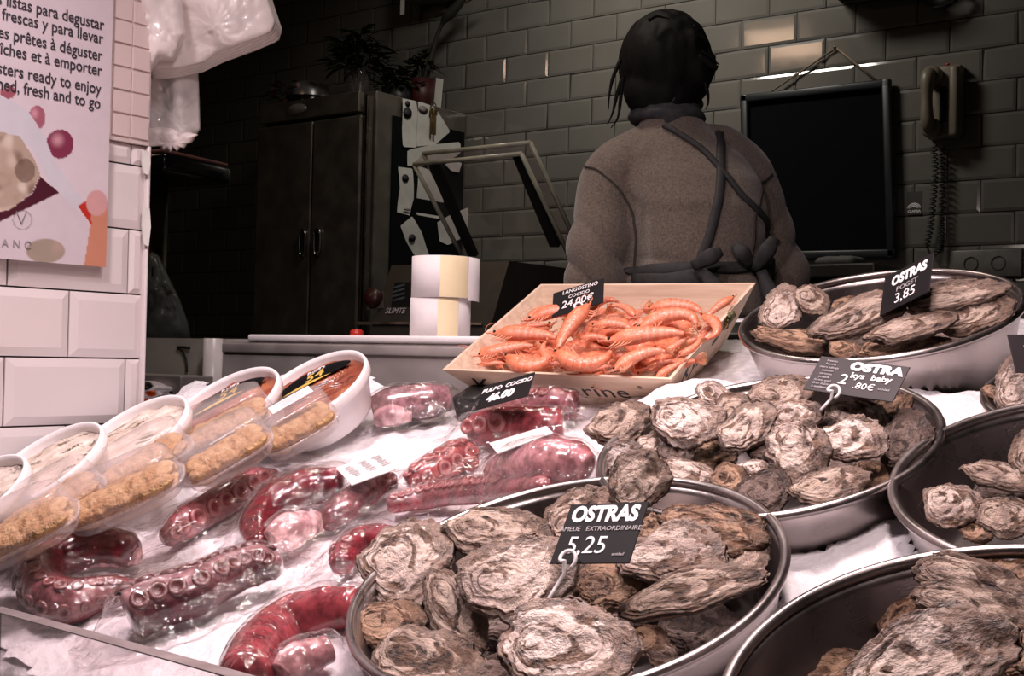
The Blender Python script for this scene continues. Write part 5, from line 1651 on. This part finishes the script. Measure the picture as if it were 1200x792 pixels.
# lid
XLid = XV0+.02; XRid = XV1-.01
a1 = onX(565, 300, XLid); a0 = onX(487, 181, XLid)
b1 = onX(668, 283, XRid); b0 = onX(630, 166, XRid)
a1 = Vector((XLid, (a1.y+b1.y)/2, (a1.z+b1.z)/2)); b1 = Vector((XRid, a1.y, a1.z))
a0 = Vector((XLid, (a0.y+b0.y)/2, (a0.z+b0.z)/2)); b0 = Vector((XRid, a0.y, a0.z))
ld = (a1-a0).normalized(); ln = Vector((1, 0, 0)).cross(ld).normalized()
if ln.y > 0: ln = -ln
lid = empty('lid', Matrix.Translation(VI @ ((a0+b1)/2))); lid.parent = vm
LO = (a0+b1)/2
LL = lambda p: p-LO
bm = bmesh.new(); slab(bm, [LL(a1), LL(b1), LL(b0), LL(a0)], .006); obj('lid_pane', bm, M['lidglass'], lid, shade=False)
edgem = NT('greenish_lid_edge'); edgem = edgem.bsdf(edgem.ramp(edgem.tex(20, 2), [(.3, (.30, .30, .23)), (.7, (.46, .45, .35))]), .25)
dp = ln*.045
for P, Q in ((a0, b0), (a0, a1), (b0, b1), (a0+dp, b0+dp), (a0+dp, a1+dp), (b0+dp, b1+dp)):
    bm = bmesh.new(); tube(bm, [LL(P), LL(Q)], .0055, 8, True, ln); obj('lid_edge', bm, edgem, lid)
for P, Q in ((a0, b0), (a0, a1), (b0, b1)):
    bm = bmesh.new(); hexa(bm, [LL(P)-ld*.001, LL(Q)-ld*.001, LL(Q)+ld*.003, LL(P)+ld*.003, LL(P)+dp-ld*.001, LL(Q)+dp-ld*.001, LL(Q)+dp+ld*.003, LL(P)+dp+ld*.003]) if (Q-P).cross(ld).length > .05 else hexa(bm, [LL(P)-Vector((.002, 0, 0)), LL(Q)-Vector((.002, 0, 0)), LL(Q)+Vector((.002, 0, 0)), LL(P)+Vector((.002, 0, 0)), LL(P)+dp-Vector((.002, 0, 0)), LL(Q)+dp-Vector((.002, 0, 0)), LL(Q)+dp+Vector((.002, 0, 0)), LL(P)+dp+Vector((.002, 0, 0))])
    bmesh.ops.recalc_face_normals(bm, faces=bm.faces); obj('lid_wall', bm, M['lidglass'], lid, shade=False)
def onlid(px, py):
    d = ray(px, py); t_ = ln.dot(a0+dp*.4-CAM)/ln.dot(d); return CAM+d*t_
for (p1, p2) in (((508, 187), (556, 297)), ((608, 179), (652, 286))):
    bm = bmesh.new(); P, Q = LL(onlid(*p1)), LL(onlid(*p2)); dd = (Q-P).normalized(); sd = dd.cross(ln)
    hexa(bm, [P-sd*.013, P+sd*.013, Q+sd*.013, Q-sd*.013, P-sd*.013+ln*.012, P+sd*.013+ln*.012, Q+sd*.013+ln*.012, Q-sd*.013+ln*.012])
    bmesh.ops.recalc_face_normals(bm, faces=bm.faces); obj('hinge_bar', bm, M['black'], lid, shade=False)

# ================================================================== back counter and left clutter
zbk = onY(980, 312, 3.5).z
bm = bmesh.new(); xw1 = onY(1052, 310, 3.6).x; xw0 = -2.8; box(bm, ((xw0+xw1)/2, 3.72, zbk/2-.02), (xw1-xw0, .54, zbk-.04)); box(bm, ((xw0+xw1)/2, 3.70, zbk-.02), (xw1-xw0+.02, .6, .04), bev=.006)
tag(obj('back_worktop', bm, plain('dark_worktop', (.03, .028, .025), .35), shade=False), 'dark worktop running along the back wall behind the person', 'worktop')
for (x, y, wd, lb) in ((985, 318, 30, 'grey folded cloth on the dark worktop left of the topmost basin'),):
    p = onY(x, y, 3.6); bm = bmesh.new(); pillow(bm, [(-.06, -.05), (.06, -.05), (.07, .04), (-.05, .05)], .03, 8, 40, .006, 30)
    tag(obj('folded_cloth', bm, plain('grey_cloth', (.10, .10, .095), .8), None, Matrix.Translation((p.x, 3.6, zbk+.02))), lb, 'cloth')
# table under the vacuum packer
zt2 = zbv
bm = bmesh.new(); box(bm, ((XV0+XV1)/2-.1, (YV+YV1)/2, zt2-.02), (XV1-XV0+.5, YV1-YV+.1, .04), bev=.005)
tb = obj('work_table', bm, M['steel'], shade=False); tag(tb, 'steel work table under the vacuum packing machine', 'table')
for sx_ in (-1, 1):
    for sy_ in (-1, 1):
        bm = bmesh.new(); tube(bm, [Vector(((XV0+XV1)/2-.1+sx_*(XV1-XV0+.4)/2, (YV+YV1)/2+sy_*(YV1-YV)/2, zt2-.04)), Vector(((XV0+XV1)/2-.1+sx_*(XV1-XV0+.4)/2, (YV+YV1)/2+sy_*(YV1-YV)/2, 0))], .02, 10); obj('leg', bm, M['steel'], tb)
# left: sink wall, ledge, pipe, printed bag
YS = YT+.10
xa = onY(150, 430, YS).x; xb = onY(262, 430, YS).x
z_t = onY(230, 396, YS).z
bm = bmesh.new(); box(bm, ((xa+xb)/2-.02, YS+.06, z_t-.10), (xb-xa+.06, .02, .20)); struct(obj('wall_ledge', bm, M['plaster'], shade=False))
p0 = onY(165, 447, YS-.02); p1 = onY(236, 436, YS-.02)
bm = bmesh.new(); box(bm, ((p0.x+p1.x)/2-.03, YS-.02, p1.z-.03), (p1.x-p0.x+.06, .10, .045), bev=.003)
tag(obj('steel_ledge', bm, M['tray_steel'], shade=False), 'low steel ledge between the pillar and the white pipe', 'ledge')
bm = bmesh.new(); pp_ = onY(249, 430, YS+.02); tube(bm, [Vector((pp_.x, YS+.02, pp_.z-.15)), Vector((pp_.x, YS+.02, z_t))], .019, 24)
tag(obj('white_pipe', bm, M['white_plastic']), 'short white pipe at the left end of the steel pan', 'pipe')
bm = bmesh.new(); tube(bm, catmull([onY(x, y, YS+.045) for x, y in ((208, 408), (214, 412), (218, 422), (219, 436))], 14), .0022, 7); tube(bm, catmull([onY(x, y, YS+.045) for x, y in ((208, 407), (215, 407), (222, 408))], 6), .003, 7)
tag(obj('cable', bm, M['black']), 'black cable hanging on the pale ledge wall behind the printed bag', 'cable')
c = onY(194, 462, YS-.06); s = depth(c)/F
bm = bmesh.new()
poly = px_poly([(158, 480), (160, 452), (168, 446), (182, 446), (196, 451), (208, 452), (218, 460), (228, 470), (226, 482)], 194, 462, depth(c))
pillow(bm, poly, .06, 26, 120, .012, 30, 3)
lay = bm.verts.layers.float_color.new('col')
for v in bm.verts:
    px, py = 194+v.co.x/s, 462-v.co.y/s
    k = srgb(214, 206, 208)
    if ((px-171)/9)**2+((py-452)/5)**2 < 1: k = srgb(22, 18, 20)
    if inpoly(px, py, [(170, 459), (182, 457), (184, 463), (174, 465)]) or inpoly(px, py, [(158, 464), (176, 467), (172, 474), (158, 474)]): k = srgb(214, 88, 30)
    if inpoly(px, py, [(176, 470), (190, 462), (205, 464), (214, 472), (196, 470)]) or ((px-201)/3)**2+((py-460)/2)**2 < 1 or inpoly(px, py, [(205, 452), (216, 462), (213, 464), (203, 454)]): k = srgb(36, 32, 40)
    v[lay] = (*k, 1)
tag(obj('printed_bag', bm, vcol('printed_plastic', .35, .06, 50), None, frame(c, CR, -ray(194, 462).normalized())), 'crumpled white bag with black and orange print beside the pillar', 'bag')
# dark scale platform on a steel column
zs = 3.0
c = at(198, 215, zs)
rt = empty('weighing_scale', Matrix.Translation(c) @ Matrix.Rotation(YAW*.3, 4, 'Z')); tag(rt, 'dark weighing scale with a reddish top on a steel column, behind the pillar', 'scale')
bm = bmesh.new(); box(bm, (-.02, 0, .03), (.22, .24, .045), bev=.012); obj('platform', bm, M['blackgloss'], rt)
bm = bmesh.new(); box(bm, (-.02, 0, .056), (.205, .225, .008), bev=.003); obj('pan', bm, plain('maroon_pan', (.30, .13, .115), .45), rt)
bm = bmesh.new(); tube(bm, [(-.04, 0, .02), (-.04, 0, -c.z)], .03, 20); obj('column', bm, plain('brass_steel', (.20, .16, .11), .3, .9), rt)
# paper towel dispenser up left
p = onY(488, 4, YW-.10)
dsx = empty('towel_dispenser', Matrix.Translation((p.x, YW-.08, p.z))); tag(dsx, 'grey paper towel dispenser on the back wall, its white paper hanging out', 'dispenser')
bm = bmesh.new(); box(bm, (.05, 0, .09), (.22, .14, .16), bev=.02); obj('housing', bm, plain('grey_plastic', (.16, .155, .145), .4), dsx)
bm = bmesh.new(); box(bm, (-.045, -.055, -.01), (.02, .004, .075)); obj('paper_end', bm, M['paper'], dsx, shade=False)

# ================================================================== blackboard, phone, sockets, sticker, shelf
def wl(px, py, d=0.0): return onY(px, py, YW-d)
tl, trr, br_, bl_ = wl(873, 116, .03), wl(1039, 98, .03), wl(1045, 297, .03), wl(876, 300, .03)
c = (tl+trr+br_+bl_)/4
bb = empty('blackboard', Matrix.Translation(c)); tag(bb, 'empty framed blackboard hanging by a cord on the tiled back wall', 'blackboard')
xv = (trr-tl); n_ = Vector((0, -1, 0))
q = [bl_-c, br_-c, trr-c, tl-c]
bm = bmesh.new(); slab(bm, [p+Vector((0, .005, 0)) for p in q], .012); obj('writing_surface', bm, plain('slate_black', (.003, .003, .004), .9, **{'Specular IOR Level': .08}), bb, shade=False)
fm = plain('dark_blue_grey_frame', (.014, .016, .02), .4)
for i in range(4):
    j = (i+1) % 4; bm = bmesh.new(); e = (q[j]-q[i]).normalized()*.010
    box(bm, (0, 0, 0), ((q[j]-q[i]).length+.03, .026, .028), frame((q[i]+q[j])/2, q[j]-q[i], (q[j]-q[i]).cross(n_)), bev=.006); obj('frame_bar', bm, fm, bb)
ap = wl(980, 56, .012)
nail = wl(980, 56, .0)
bm = bmesh.new(); tube(bm, [wl(898, 111, .02)-c, ap-c], .0035, 7); tube(bm, [ap-c, wl(1030, 97, .02)-c], .0035, 7); obj('hanging_cord', bm, plain('jute_cord', (.20, .155, .10), .8), bb)
bm = bmesh.new(); lathe(bm, [(0, .02), (.005, .019), (.003, .012), (.003, 0), (0, 0)], 12, Matrix.Translation(nail-c) @ Matrix.Rotation(PI/2, 4, 'X')); obj('nail', bm, M['steel'], bb)
# wall phone
pc = wl(1107, 122, 0); s = depth(pc)/F
ph = empty('wall_phone', Matrix.Translation(pc)); tag(ph, 'beige corded wall telephone right of the blackboard', 'telephone')
hw = .062; hh_ = 43*s
bm = bmesh.new(); box(bm, (.010, -.022, 0), (hw*1.75, .044, hh_*1.95), bev=.010, seg=3); obj('base', bm, M['cream'], ph)
bm = bmesh.new(); box(bm, (.048, -.036, -.005), (.030, .062, hh_*1.9), bev=.010, seg=3); obj('side_shell', bm, M['cream'], ph)
bm = bmesh.new()
hp = [Vector((-.022, -.058, hh_*.78)), Vector((-.024, -.088, hh_*.62)), Vector((-.024, -.094, 0)), Vector((-.022, -.088, -hh_*.62)), Vector((-.020, -.058, -hh_*.80))]
tube(bm, catmull(hp, 20), resample([.018, .022, .017, .021, .018], 20), 14, True, Vector((0, -1, 0)))
for z in (hh_*.70, -hh_*.72):
    lathe(bm, [(0, .034), (.024, .032), (.031, .020), (.030, 0), (0, 0)], 24, Matrix.Translation((-.020, -.046, z)) @ Matrix.Rotation(PI/2, 4, 'X'))
obj('handset', bm, M['cream'], ph)
bm = bmesh.new(); box(bm, (.010, -.046, -.01), (.022, .006, .11), bev=.002); obj('keypad_recess', bm, M['black'], ph)
bm = bmesh.new(); lathe(bm, [(0, .008), (.006, .006), (.006, 0), (0, 0)], 14, Matrix.Translation((.018, -.03, hh_*.985))); obj('red_lamp', bm, M['red'], ph)
def coil(pts, R, turns, rad):
    base = catmull(pts, 60); N = turns*9; out = []
    for k in range(N+1):
        t_ = k/N*60; i = min(int(t_), 59); p = base[i].lerp(base[i+1], t_-i); a = k/9*2*PI
        out.append(p+Vector((R*math.cos(a), R*math.sin(a), 0)))
    return out
bm = bmesh.new()
tube(bm, coil([wl(x, y, .03)-pc for x, y in ((1094, 170), (1096, 200), (1094, 230), (1091, 260), (1086, 288))], .009, 22, 0), .0026, 5)
tube(bm, coil([wl(x, y, .03)-pc for x, y in ((1103, 172), (1104, 210), (1103, 250), (1103, 280), (1101, 295))], .009, 22, 0), .0026, 5)
tube(bm, catmull([wl(x, y, .03)-pc for x, y in ((1086, 288), (1090, 297), (1096, 298), (1101, 295))], 10), .003, 6)
obj('coiled_cord', bm, plain('dark_cord', (.02, .018, .015), .5), ph)
# sockets
pc = wl(1156, 309, 0); so = empty('power_socket', Matrix.Translation(pc)); tag(so, 'grey double power socket low on the back wall behind the topmost basin', 'socket')
sm = plain('grey_socket_plastic', (.15, .145, .13), .45)
bm = bmesh.new(); box(bm, (0, -.008, 0), (.22, .016, .085), bev=.004); obj('cover_plate', bm, sm, so)
for x in (-.042, .040):
    bm = bmesh.new(); lathe(bm, [(.022, .001), (.020, .002), (.018, -.006), (0, -.006)], 28, Matrix.Translation((x, -.0165, 0)) @ Matrix.Rotation(PI/2, 4, 'X')); sk = obj('socket_well', bm, M['dark'], so)
    for dx in (-.008, .008):
        bm = bmesh.new(); lathe(bm, [(0, .001), (.003, .001), (.003, 0)], 10, Matrix.Translation((x+dx, -.0115, 0)) @ Matrix.Rotation(PI/2, 4, 'X')); obj('pin_hole', bm, M['black'], sk)
# logo sticker
pc = wl(1071.5, 238, .005); st = empty('logo_sticker', Matrix.Translation(pc)); tag(st, 'small dark sticker with a white wave logo, between blackboard and phone cord', 'sticker')
bm = bmesh.new(); box(bm, (0, 0, 0), (.048, .002, .072)); obj('backing', bm, plain('dark_sticker', (.06, .058, .055), .4), st, shade=False)
VF = Matrix(((1, 0, 0, 0), (0, 0, -1, 0), (0, 1, 0, 0), (0, 0, 0, 1)))
for r in (.010, .015, .020):
    bm = bmesh.new(); tube(bm, [Vector((r*1.05*math.cos(t_), -.0015, -.018+r*.85*math.sin(t_))) for t_ in [PI*k/12 for k in range(13)]], .0016, 6); obj('logo_arc', bm, M['white'], st)
me = text_mesh('CLAMSA', .011, depth_=.0003, bold=.0003); me.materials.clear(); me.materials.append(M['white']); link('lettering', me, st, Matrix.Translation((0, -.0016, -.026)) @ VF)
# shelf and coiled lead at the top edge
a, b = wl(984, 4, .0), wl(1062, 2, .0)
bm = bmesh.new(); box(bm, ((a.x+b.x)/2, YW-.10, a.z+.03), (b.x-a.x, .20, .05), bev=.004); shf = obj('wall_shelf', bm, M['dark'], shade=False); tag(shf, 'dark shelf at the top edge above the blackboard', 'shelf')
c = wl(1103, -4, .05); bm = bmesh.new(); rng = random.Random(3)
pts = [c+Vector((.045*math.cos(k*.55)*(1+.2*rng.random()), .01*math.sin(k*1.3), .03*math.sin(k*.55)*(1+.2*rng.random()))) for k in range(30)]
tube(bm, catmull(pts, 150), .005, 6); tag(obj('cable_coil', bm, M['black']), 'black coiled cable on the wall at the top edge, above the phone', 'cable')

# ================================================================== the person
ZP = 2.45
mpp = ZP/F
def hp_(px, py, dz=0.0): return at(px, py, ZP+dz)
RT = r0.copy(); FWD = Vector((-math.sin(YAW), math.cos(YAW), 0)); UPZ = Vector((0, 0, 1))
base = at(800, 330, ZP+.02); base = Vector((base.x, base.y, 0.0))
PM = frame(base, RT, UPZ); PI_ = PM.inverted()
def L_(px, py, dz=0.0): return PI_ @ hp_(px, py, dz)
def loft(bm, secs, seg=28):
    """secs: (centre, half width, half depth) in person space, from bottom to top"""
    rings = []
    for c, hw, hd in secs:
        rings.append([bm.verts.new((c.x+hw*math.cos(2*PI*k/seg), c.y+hd*math.sin(2*PI*k/seg), c.z)) for k in range(seg)])
    for a, b in zip(rings, rings[1:]):
        for k in range(seg): bm.faces.new((a[k], a[(k+1) % seg], b[(k+1) % seg], b[k]))
    bm.faces.new(rings[0][::-1]); bm.faces.new(rings[-1])
def limb(bm, pts, rads, n=24, seg=16):
    P = catmull(pts, n); R = resample(rads, n)
    tube(bm, P, R, seg, True, Vector((0, 1, .1)))
    for p, r in ((P[0], R[0]), (P[-1], R[-1])):
        bmesh.ops.create_uvsphere(bm, u_segments=14, v_segments=10, radius=r, matrix=Matrix.Translation(p))
def ball(bm, c, r, sx=1, sy=1, sz=1, M_=None):
    m = Matrix.Translation(c) @ (M_ if M_ else Matrix()) @ Matrix.Diagonal((sx, sy, sz, 1))
    bmesh.ops.create_uvsphere(bm, u_segments=24, v_segments=16, radius=r, matrix=m)
skin = plain('skin', (.34, .17, .12), .5, var=.06)
# joints
neck = L_(786, 140, .06); head = L_(779, 86, .09)
shl, shr = L_(718, 210, .055), L_(880, 208, .09)
ell_, elr = L_(703, 310, .025), L_(906, 308, .085)
wrl, wrr = L_(740, 358, .28), L_(912, 354, .33)
hips = Vector((L_(815, 340, .02).x, .02, .98))
bm = bmesh.new()
secs = [(Vector((hips.x, .02, .88)), .14, .10), (Vector((hips.x, .02, .98)), .15, .105), (Vector((hips.x, .02, 1.10)), .125, .09), (L_(819, 320, .02), .095, .082), (L_(817, 260, .03), .096, .082), (L_(804, 210, .05), .105, .075), (L_(794, 178, .06), .09, .06), (L_(788, 150, .06), .052, .052), (L_(785, 120, .07), .05, .052)]
loft(bm, secs)
ball(bm, head, .082, 1, 1.16, 1.28)
ball(bm, head+Vector((0, .075, -.055)), .045, .9, .8, .8)            # jaw and chin
ball(bm, head+Vector((0, .108, -.015)), .013, .8, 1.3, 1.5)          # nose
for sd in (-1, 1):
    ball(bm, head+Vector((.083*sd, .0, -.01)), .022, .4, .7, 1.3)    # ears
    ball(bm, head+Vector((.032*sd, .090, .012)), .013, 1.2, .6, .8)  # brow over the eyes
ball(bm, head+Vector((0, .098, -.055)), .014, 1.5, .6, .6)           # mouth
limb(bm, [shl, ell_, wrl], [.038, .029, .026]); limb(bm, [shr, elr, wrr], [.036, .028, .026])
for wr, sd in ((wrl, 1), (wrr, -1)):
    pd = Vector((.25*sd, 1, -.05)).normalized(); sdv = Vector((1, -.25*sd, 0)).normalized()
    ball(bm, wr+pd*.055, .042, .95, 1.15, .42)
    for k, (o_, ln_) in enumerate(((-.030, .062), (-.010, .074), (.010, .070), (.029, .055))):
        b_ = wr+pd*.085+sdv*o_
        limb(bm, [b_, b_+pd*ln_*.5+UPZ*.004, b_+pd*ln_*.85-UPZ*.018], [.010, .009, .007], 8, 10)
    b_ = wr+pd*.035+sdv*.034*sd; limb(bm, [b_, b_+sdv*.028*sd+pd*.022, b_+sdv*.030*sd+pd*.052-UPZ*.006], [.011, .010, .008], 8, 10)
for sd in (-1, 1):
    hpj = Vector((hips.x+.085*sd, .02, .92)); limb(bm, [hpj, Vector((hips.x+.09*sd, .01, .50)), Vector((hips.x+.09*sd, .03, .09))], [.085, .058, .042])
    ball(bm, Vector((hips.x+.09*sd, .07, .05)), .05, .85, 2.2, .9)
person = obj('person', bm, skin, None, PM)
remesh(person, .007, 4)
tag(person, 'person seen from behind in a brown fleece and dark apron, leaning forward', 'person')
# fleece
bm = bmesh.new()
loft(bm, [(L_(820, 372, .01), .134, .115), (L_(820, 345, .01), .133, .118), (L_(820, 318, .01), .131, .118), (L_(820, 285, .015), .131, .120), (L_(815, 245, .02), .133, .120), (L_(808, 212, .035), .132, .110), (L_(799, 186, .05), .122, .092), (L_(793, 166, .06), .094, .078), (L_(789, 150, .065), .068, .068), (L_(787, 138, .065), .060, .062)])
limb(bm, [L_(752, 186, .06), L_(720, 208, .05), L_(709, 254, .035), L_(701, 300, .02), L_(704, 338, .05), L_(738, 356, .26)], [.062, .066, .061, .061, .060, .050], 40, 20)
limb(bm, [L_(846, 182, .08), L_(872, 206, .09), L_(889, 252, .09), L_(902, 294, .08), L_(914, 328, .10), L_(912, 352, .30)], [.060, .060, .056, .058, .060, .050], 40, 20)
ball(bm, L_(838, 168, .075), .045, 1.3, 1, .9)
fleece = obj('fleece_jacket', bm, plain('brown_fleece', (.178, .138, .110), .95, var=.22, scale=240, bump=.9, **{'Sheen Weight': .3}), person)
def folds(p):
    q = p-fleece_c
    d = .006*noise.noise(Vector((p.x*8, p.y*8, p.z*5)))
    low = smooth(1.50, 1.30, p.z); arm = smooth(.105, .14, abs(p.x-.025))
    w = 2.0*noise.noise(Vector((p.x*5, p.y*5, p.z*4)))
    def crease(v):                                     # soft rolls of cloth with narrow valleys
        c = abs(math.sin(v)); return c**.6-.6
    sl = -1 if p.x > .02 else 1
    d += arm*smooth(1.52, 1.36, p.z)*.012*crease(p.z*30+sl*p.x*26+w)
    d += (1-arm)*low*.010*crease(p.z*26+sl*p.x*9+w)
    d += .007*crease((p.x*.8+p.z*.6)*26+w)*smooth(.02, .14, p.x)*smooth(1.54, 1.48, p.z)
    # dip along the sleeve seam
    sx_ = -.088-.085*smooth(1.42, 1.54, p.z)
    d -= .006*math.exp(-((p.x-sx_)/.012)**2)*smooth(1.56, 1.52, p.z)
    return d
fleece_c = Vector((0, 0, 0))
remesh(fleece, .006, 3, folds)
# collar, hair, strands, clip
bm = bmesh.new(); loft(bm, [(L_(784, 150, .065), .070, .070), (L_(781, 138, .065), .073, .074), (L_(779, 122, .07), .071, .072), (L_(778, 110, .07), .066, .068)], 40)
for v in bm.verts: v.co += Vector((0, 0, .006*math.sin(v.co.x*60)))
nk = obj('neck_gaiter', bm, plain('grey_blue_knit', (.050, .050, .056), .9, var=.2, scale=60, bump=.3), person); remesh(nk, .007, 3, lambda p: .004*math.sin(p.z*220+4*noise.noise(p*12)))
bm = bmesh.new()
ball(bm, head+Vector((0, -.012, .014)), .093, 1.0, 1.12, 1.16); ball(bm, L_(777, 108, .045), .064, 1.2, .85, .9); ball(bm, L_(815, 78, .02), .040, 1.0, 1, 1.2); ball(bm, L_(800, 62, .02), .05, 1, .9, 1)
hm = plain('dark_brown_hair', (.0025, .002, .0018), .7, var=.3, scale=90, bump=.4, **{'Specular IOR Level': .2})
hair = obj('hair', bm, hm, person); remesh(hair, .006, 3, lambda p: .004*noise.noise(Vector((p.x*60, p.y*60, p.z*14))))
rng = random.Random(2)
strs = [((728, 95), (722, 115), (718, 132), (712, 146)), ((730, 90), (727, 118), (724, 138), (716, 150)), ((727, 70), (718, 92), (714, 112), (713, 128)), ((818, 66), (828, 72), (834, 77), (841, 80)), ((822, 60), (832, 66), (838, 72), (843, 76)), ((826, 96), (829, 108), (830, 120), (827, 128)), ((812, 30), (818, 36), (816, 40), (820, 44)), ((760, 24), (768, 19), (776, 20), (784, 22))]
for i, sq in enumerate(strs):
    bm = bmesh.new(); tube(bm, catmull([L_(x, y, -.015) for x, y in sq], 12), resample([.004, .0035, .002, .001], 12) if i != 3 else resample([.009, .008, .007, .005], 12), 6); obj('hair_strand', bm, hm, person)
# apron straps lie on the fleece: project onto it
from mathutils.bvhtree import BVHTree
bv = BVHTree.FromPolygons([v.co for v in fleece.data.vertices], [tuple(p.vertices) for p in fleece.data.polygons])
apron = plain('dark_apron', (.035, .033, .034), .75, var=.15, scale=80)
camL = PI_ @ CAM
def strap(pts, w, nm='apron_strap', off=.004):
    P = []
    for x, y in pts:
        d = (PI_.to_3x3() @ ray(x, y)).normalized(); h_ = bv.ray_cast(camL, d)
        P.append((h_[0] if h_[0] else L_(x, y), h_[1] if h_[0] else Vector((0, -1, 0))))
    n = len(P)*6; C = catmull([p for p, _ in P], n); bm = bmesh.new(); prev = None
    for i, c in enumerate(C):
        t_ = (C[min(i+1, n)]-C[max(i-1, 0)]).normalized()
        h_ = bv.find_nearest(c); nn = h_[1] if h_[0] else Vector((0, -1, 0))
        if h_[0] is not None and (c-h_[0]).length < .03: c = h_[0]
        sd = t_.cross(nn).normalized()
        v = [bm.verts.new(c+nn*off-sd*w/2), bm.verts.new(c+nn*(off+.003)-sd*w*.35), bm.verts.new(c+nn*(off+.003)+sd*w*.35), bm.verts.new(c+nn*off+sd*w/2), bm.verts.new(c-nn*.003+sd*w/2), bm.verts.new(c-nn*.003-sd*w/2)]
        if prev:
            for k in range(6): bm.faces.new((prev[k], prev[(k+1) % 6], v[(k+1) % 6], v[k]))
        prev = v
    bmesh.ops.recalc_face_normals(bm, faces=bm.faces)
    return obj(nm, bm, apron, person)
seamm = plain('seam_thread', (.05, .042, .036), .9)
apron_, apron = apron, seamm
strap([(686, 196), (706, 204), (728, 226), (742, 252), (746, 280), (744, 308), (742, 330)], .0045, 'sleeve_seam', .0005)
strap([(904, 204), (892, 226), (884, 256), (882, 290), (884, 312)], .0045, 'sleeve_seam', .0005)
apron = apron_
strap([(843, 156), (844, 185), (844, 215), (838, 250), (830, 280), (820, 305)], .017)
strap([(778, 147), (800, 160), (825, 178), (850, 205), (875, 235), (898, 262), (912, 285)], .012)
strap([(735, 318), (770, 316), (805, 314), (840, 314), (875, 312), (905, 308)], .022, 'apron_tie')
strap([(745, 330), (780, 330), (815, 325), (840, 330)], .03, 'apron_tie', .006)
bm = bmesh.new()
for (x, y, a, l) in ((812, 312, 30, 34), (822, 318, -50, 40), (884, 316, 60, 40), (892, 318, -70, 46), (880, 312, 130, 30)):
    p = L_(x, y, -.135 if x < 850 else -.10); d = Vector((math.cos(R_(a)), -.15, math.sin(R_(a))))
    pts = [p, p+d*l*mpp*.6+Vector((0, -.012, 0)), p+d*l*mpp]
    tube(bm, catmull(pts, 8), resample([.010, .016, .010], 8), 10, True, Vector((0, 1, 0)), .45)
obj('apron_bow', bm, apron, person)
bm = bmesh.new(); loft(bm, [(Vector((hips.x, .02, .60)), .17, .13), (Vector((hips.x, .02, .95)), .165, .125), (L_(815, 352, .015), .150, .122)]); obj('apron_skirt', bm, apron, person)
bm = bmesh.new()
for sd in (-1, 1): limb(bm, [Vector((hips.x+.085*sd, .02, .92)), Vector((hips.x+.09*sd, .01, .50)), Vector((hips.x+.09*sd, .03, .10))], [.100, .075, .062])
obj('trousers', bm, M['black'], person)
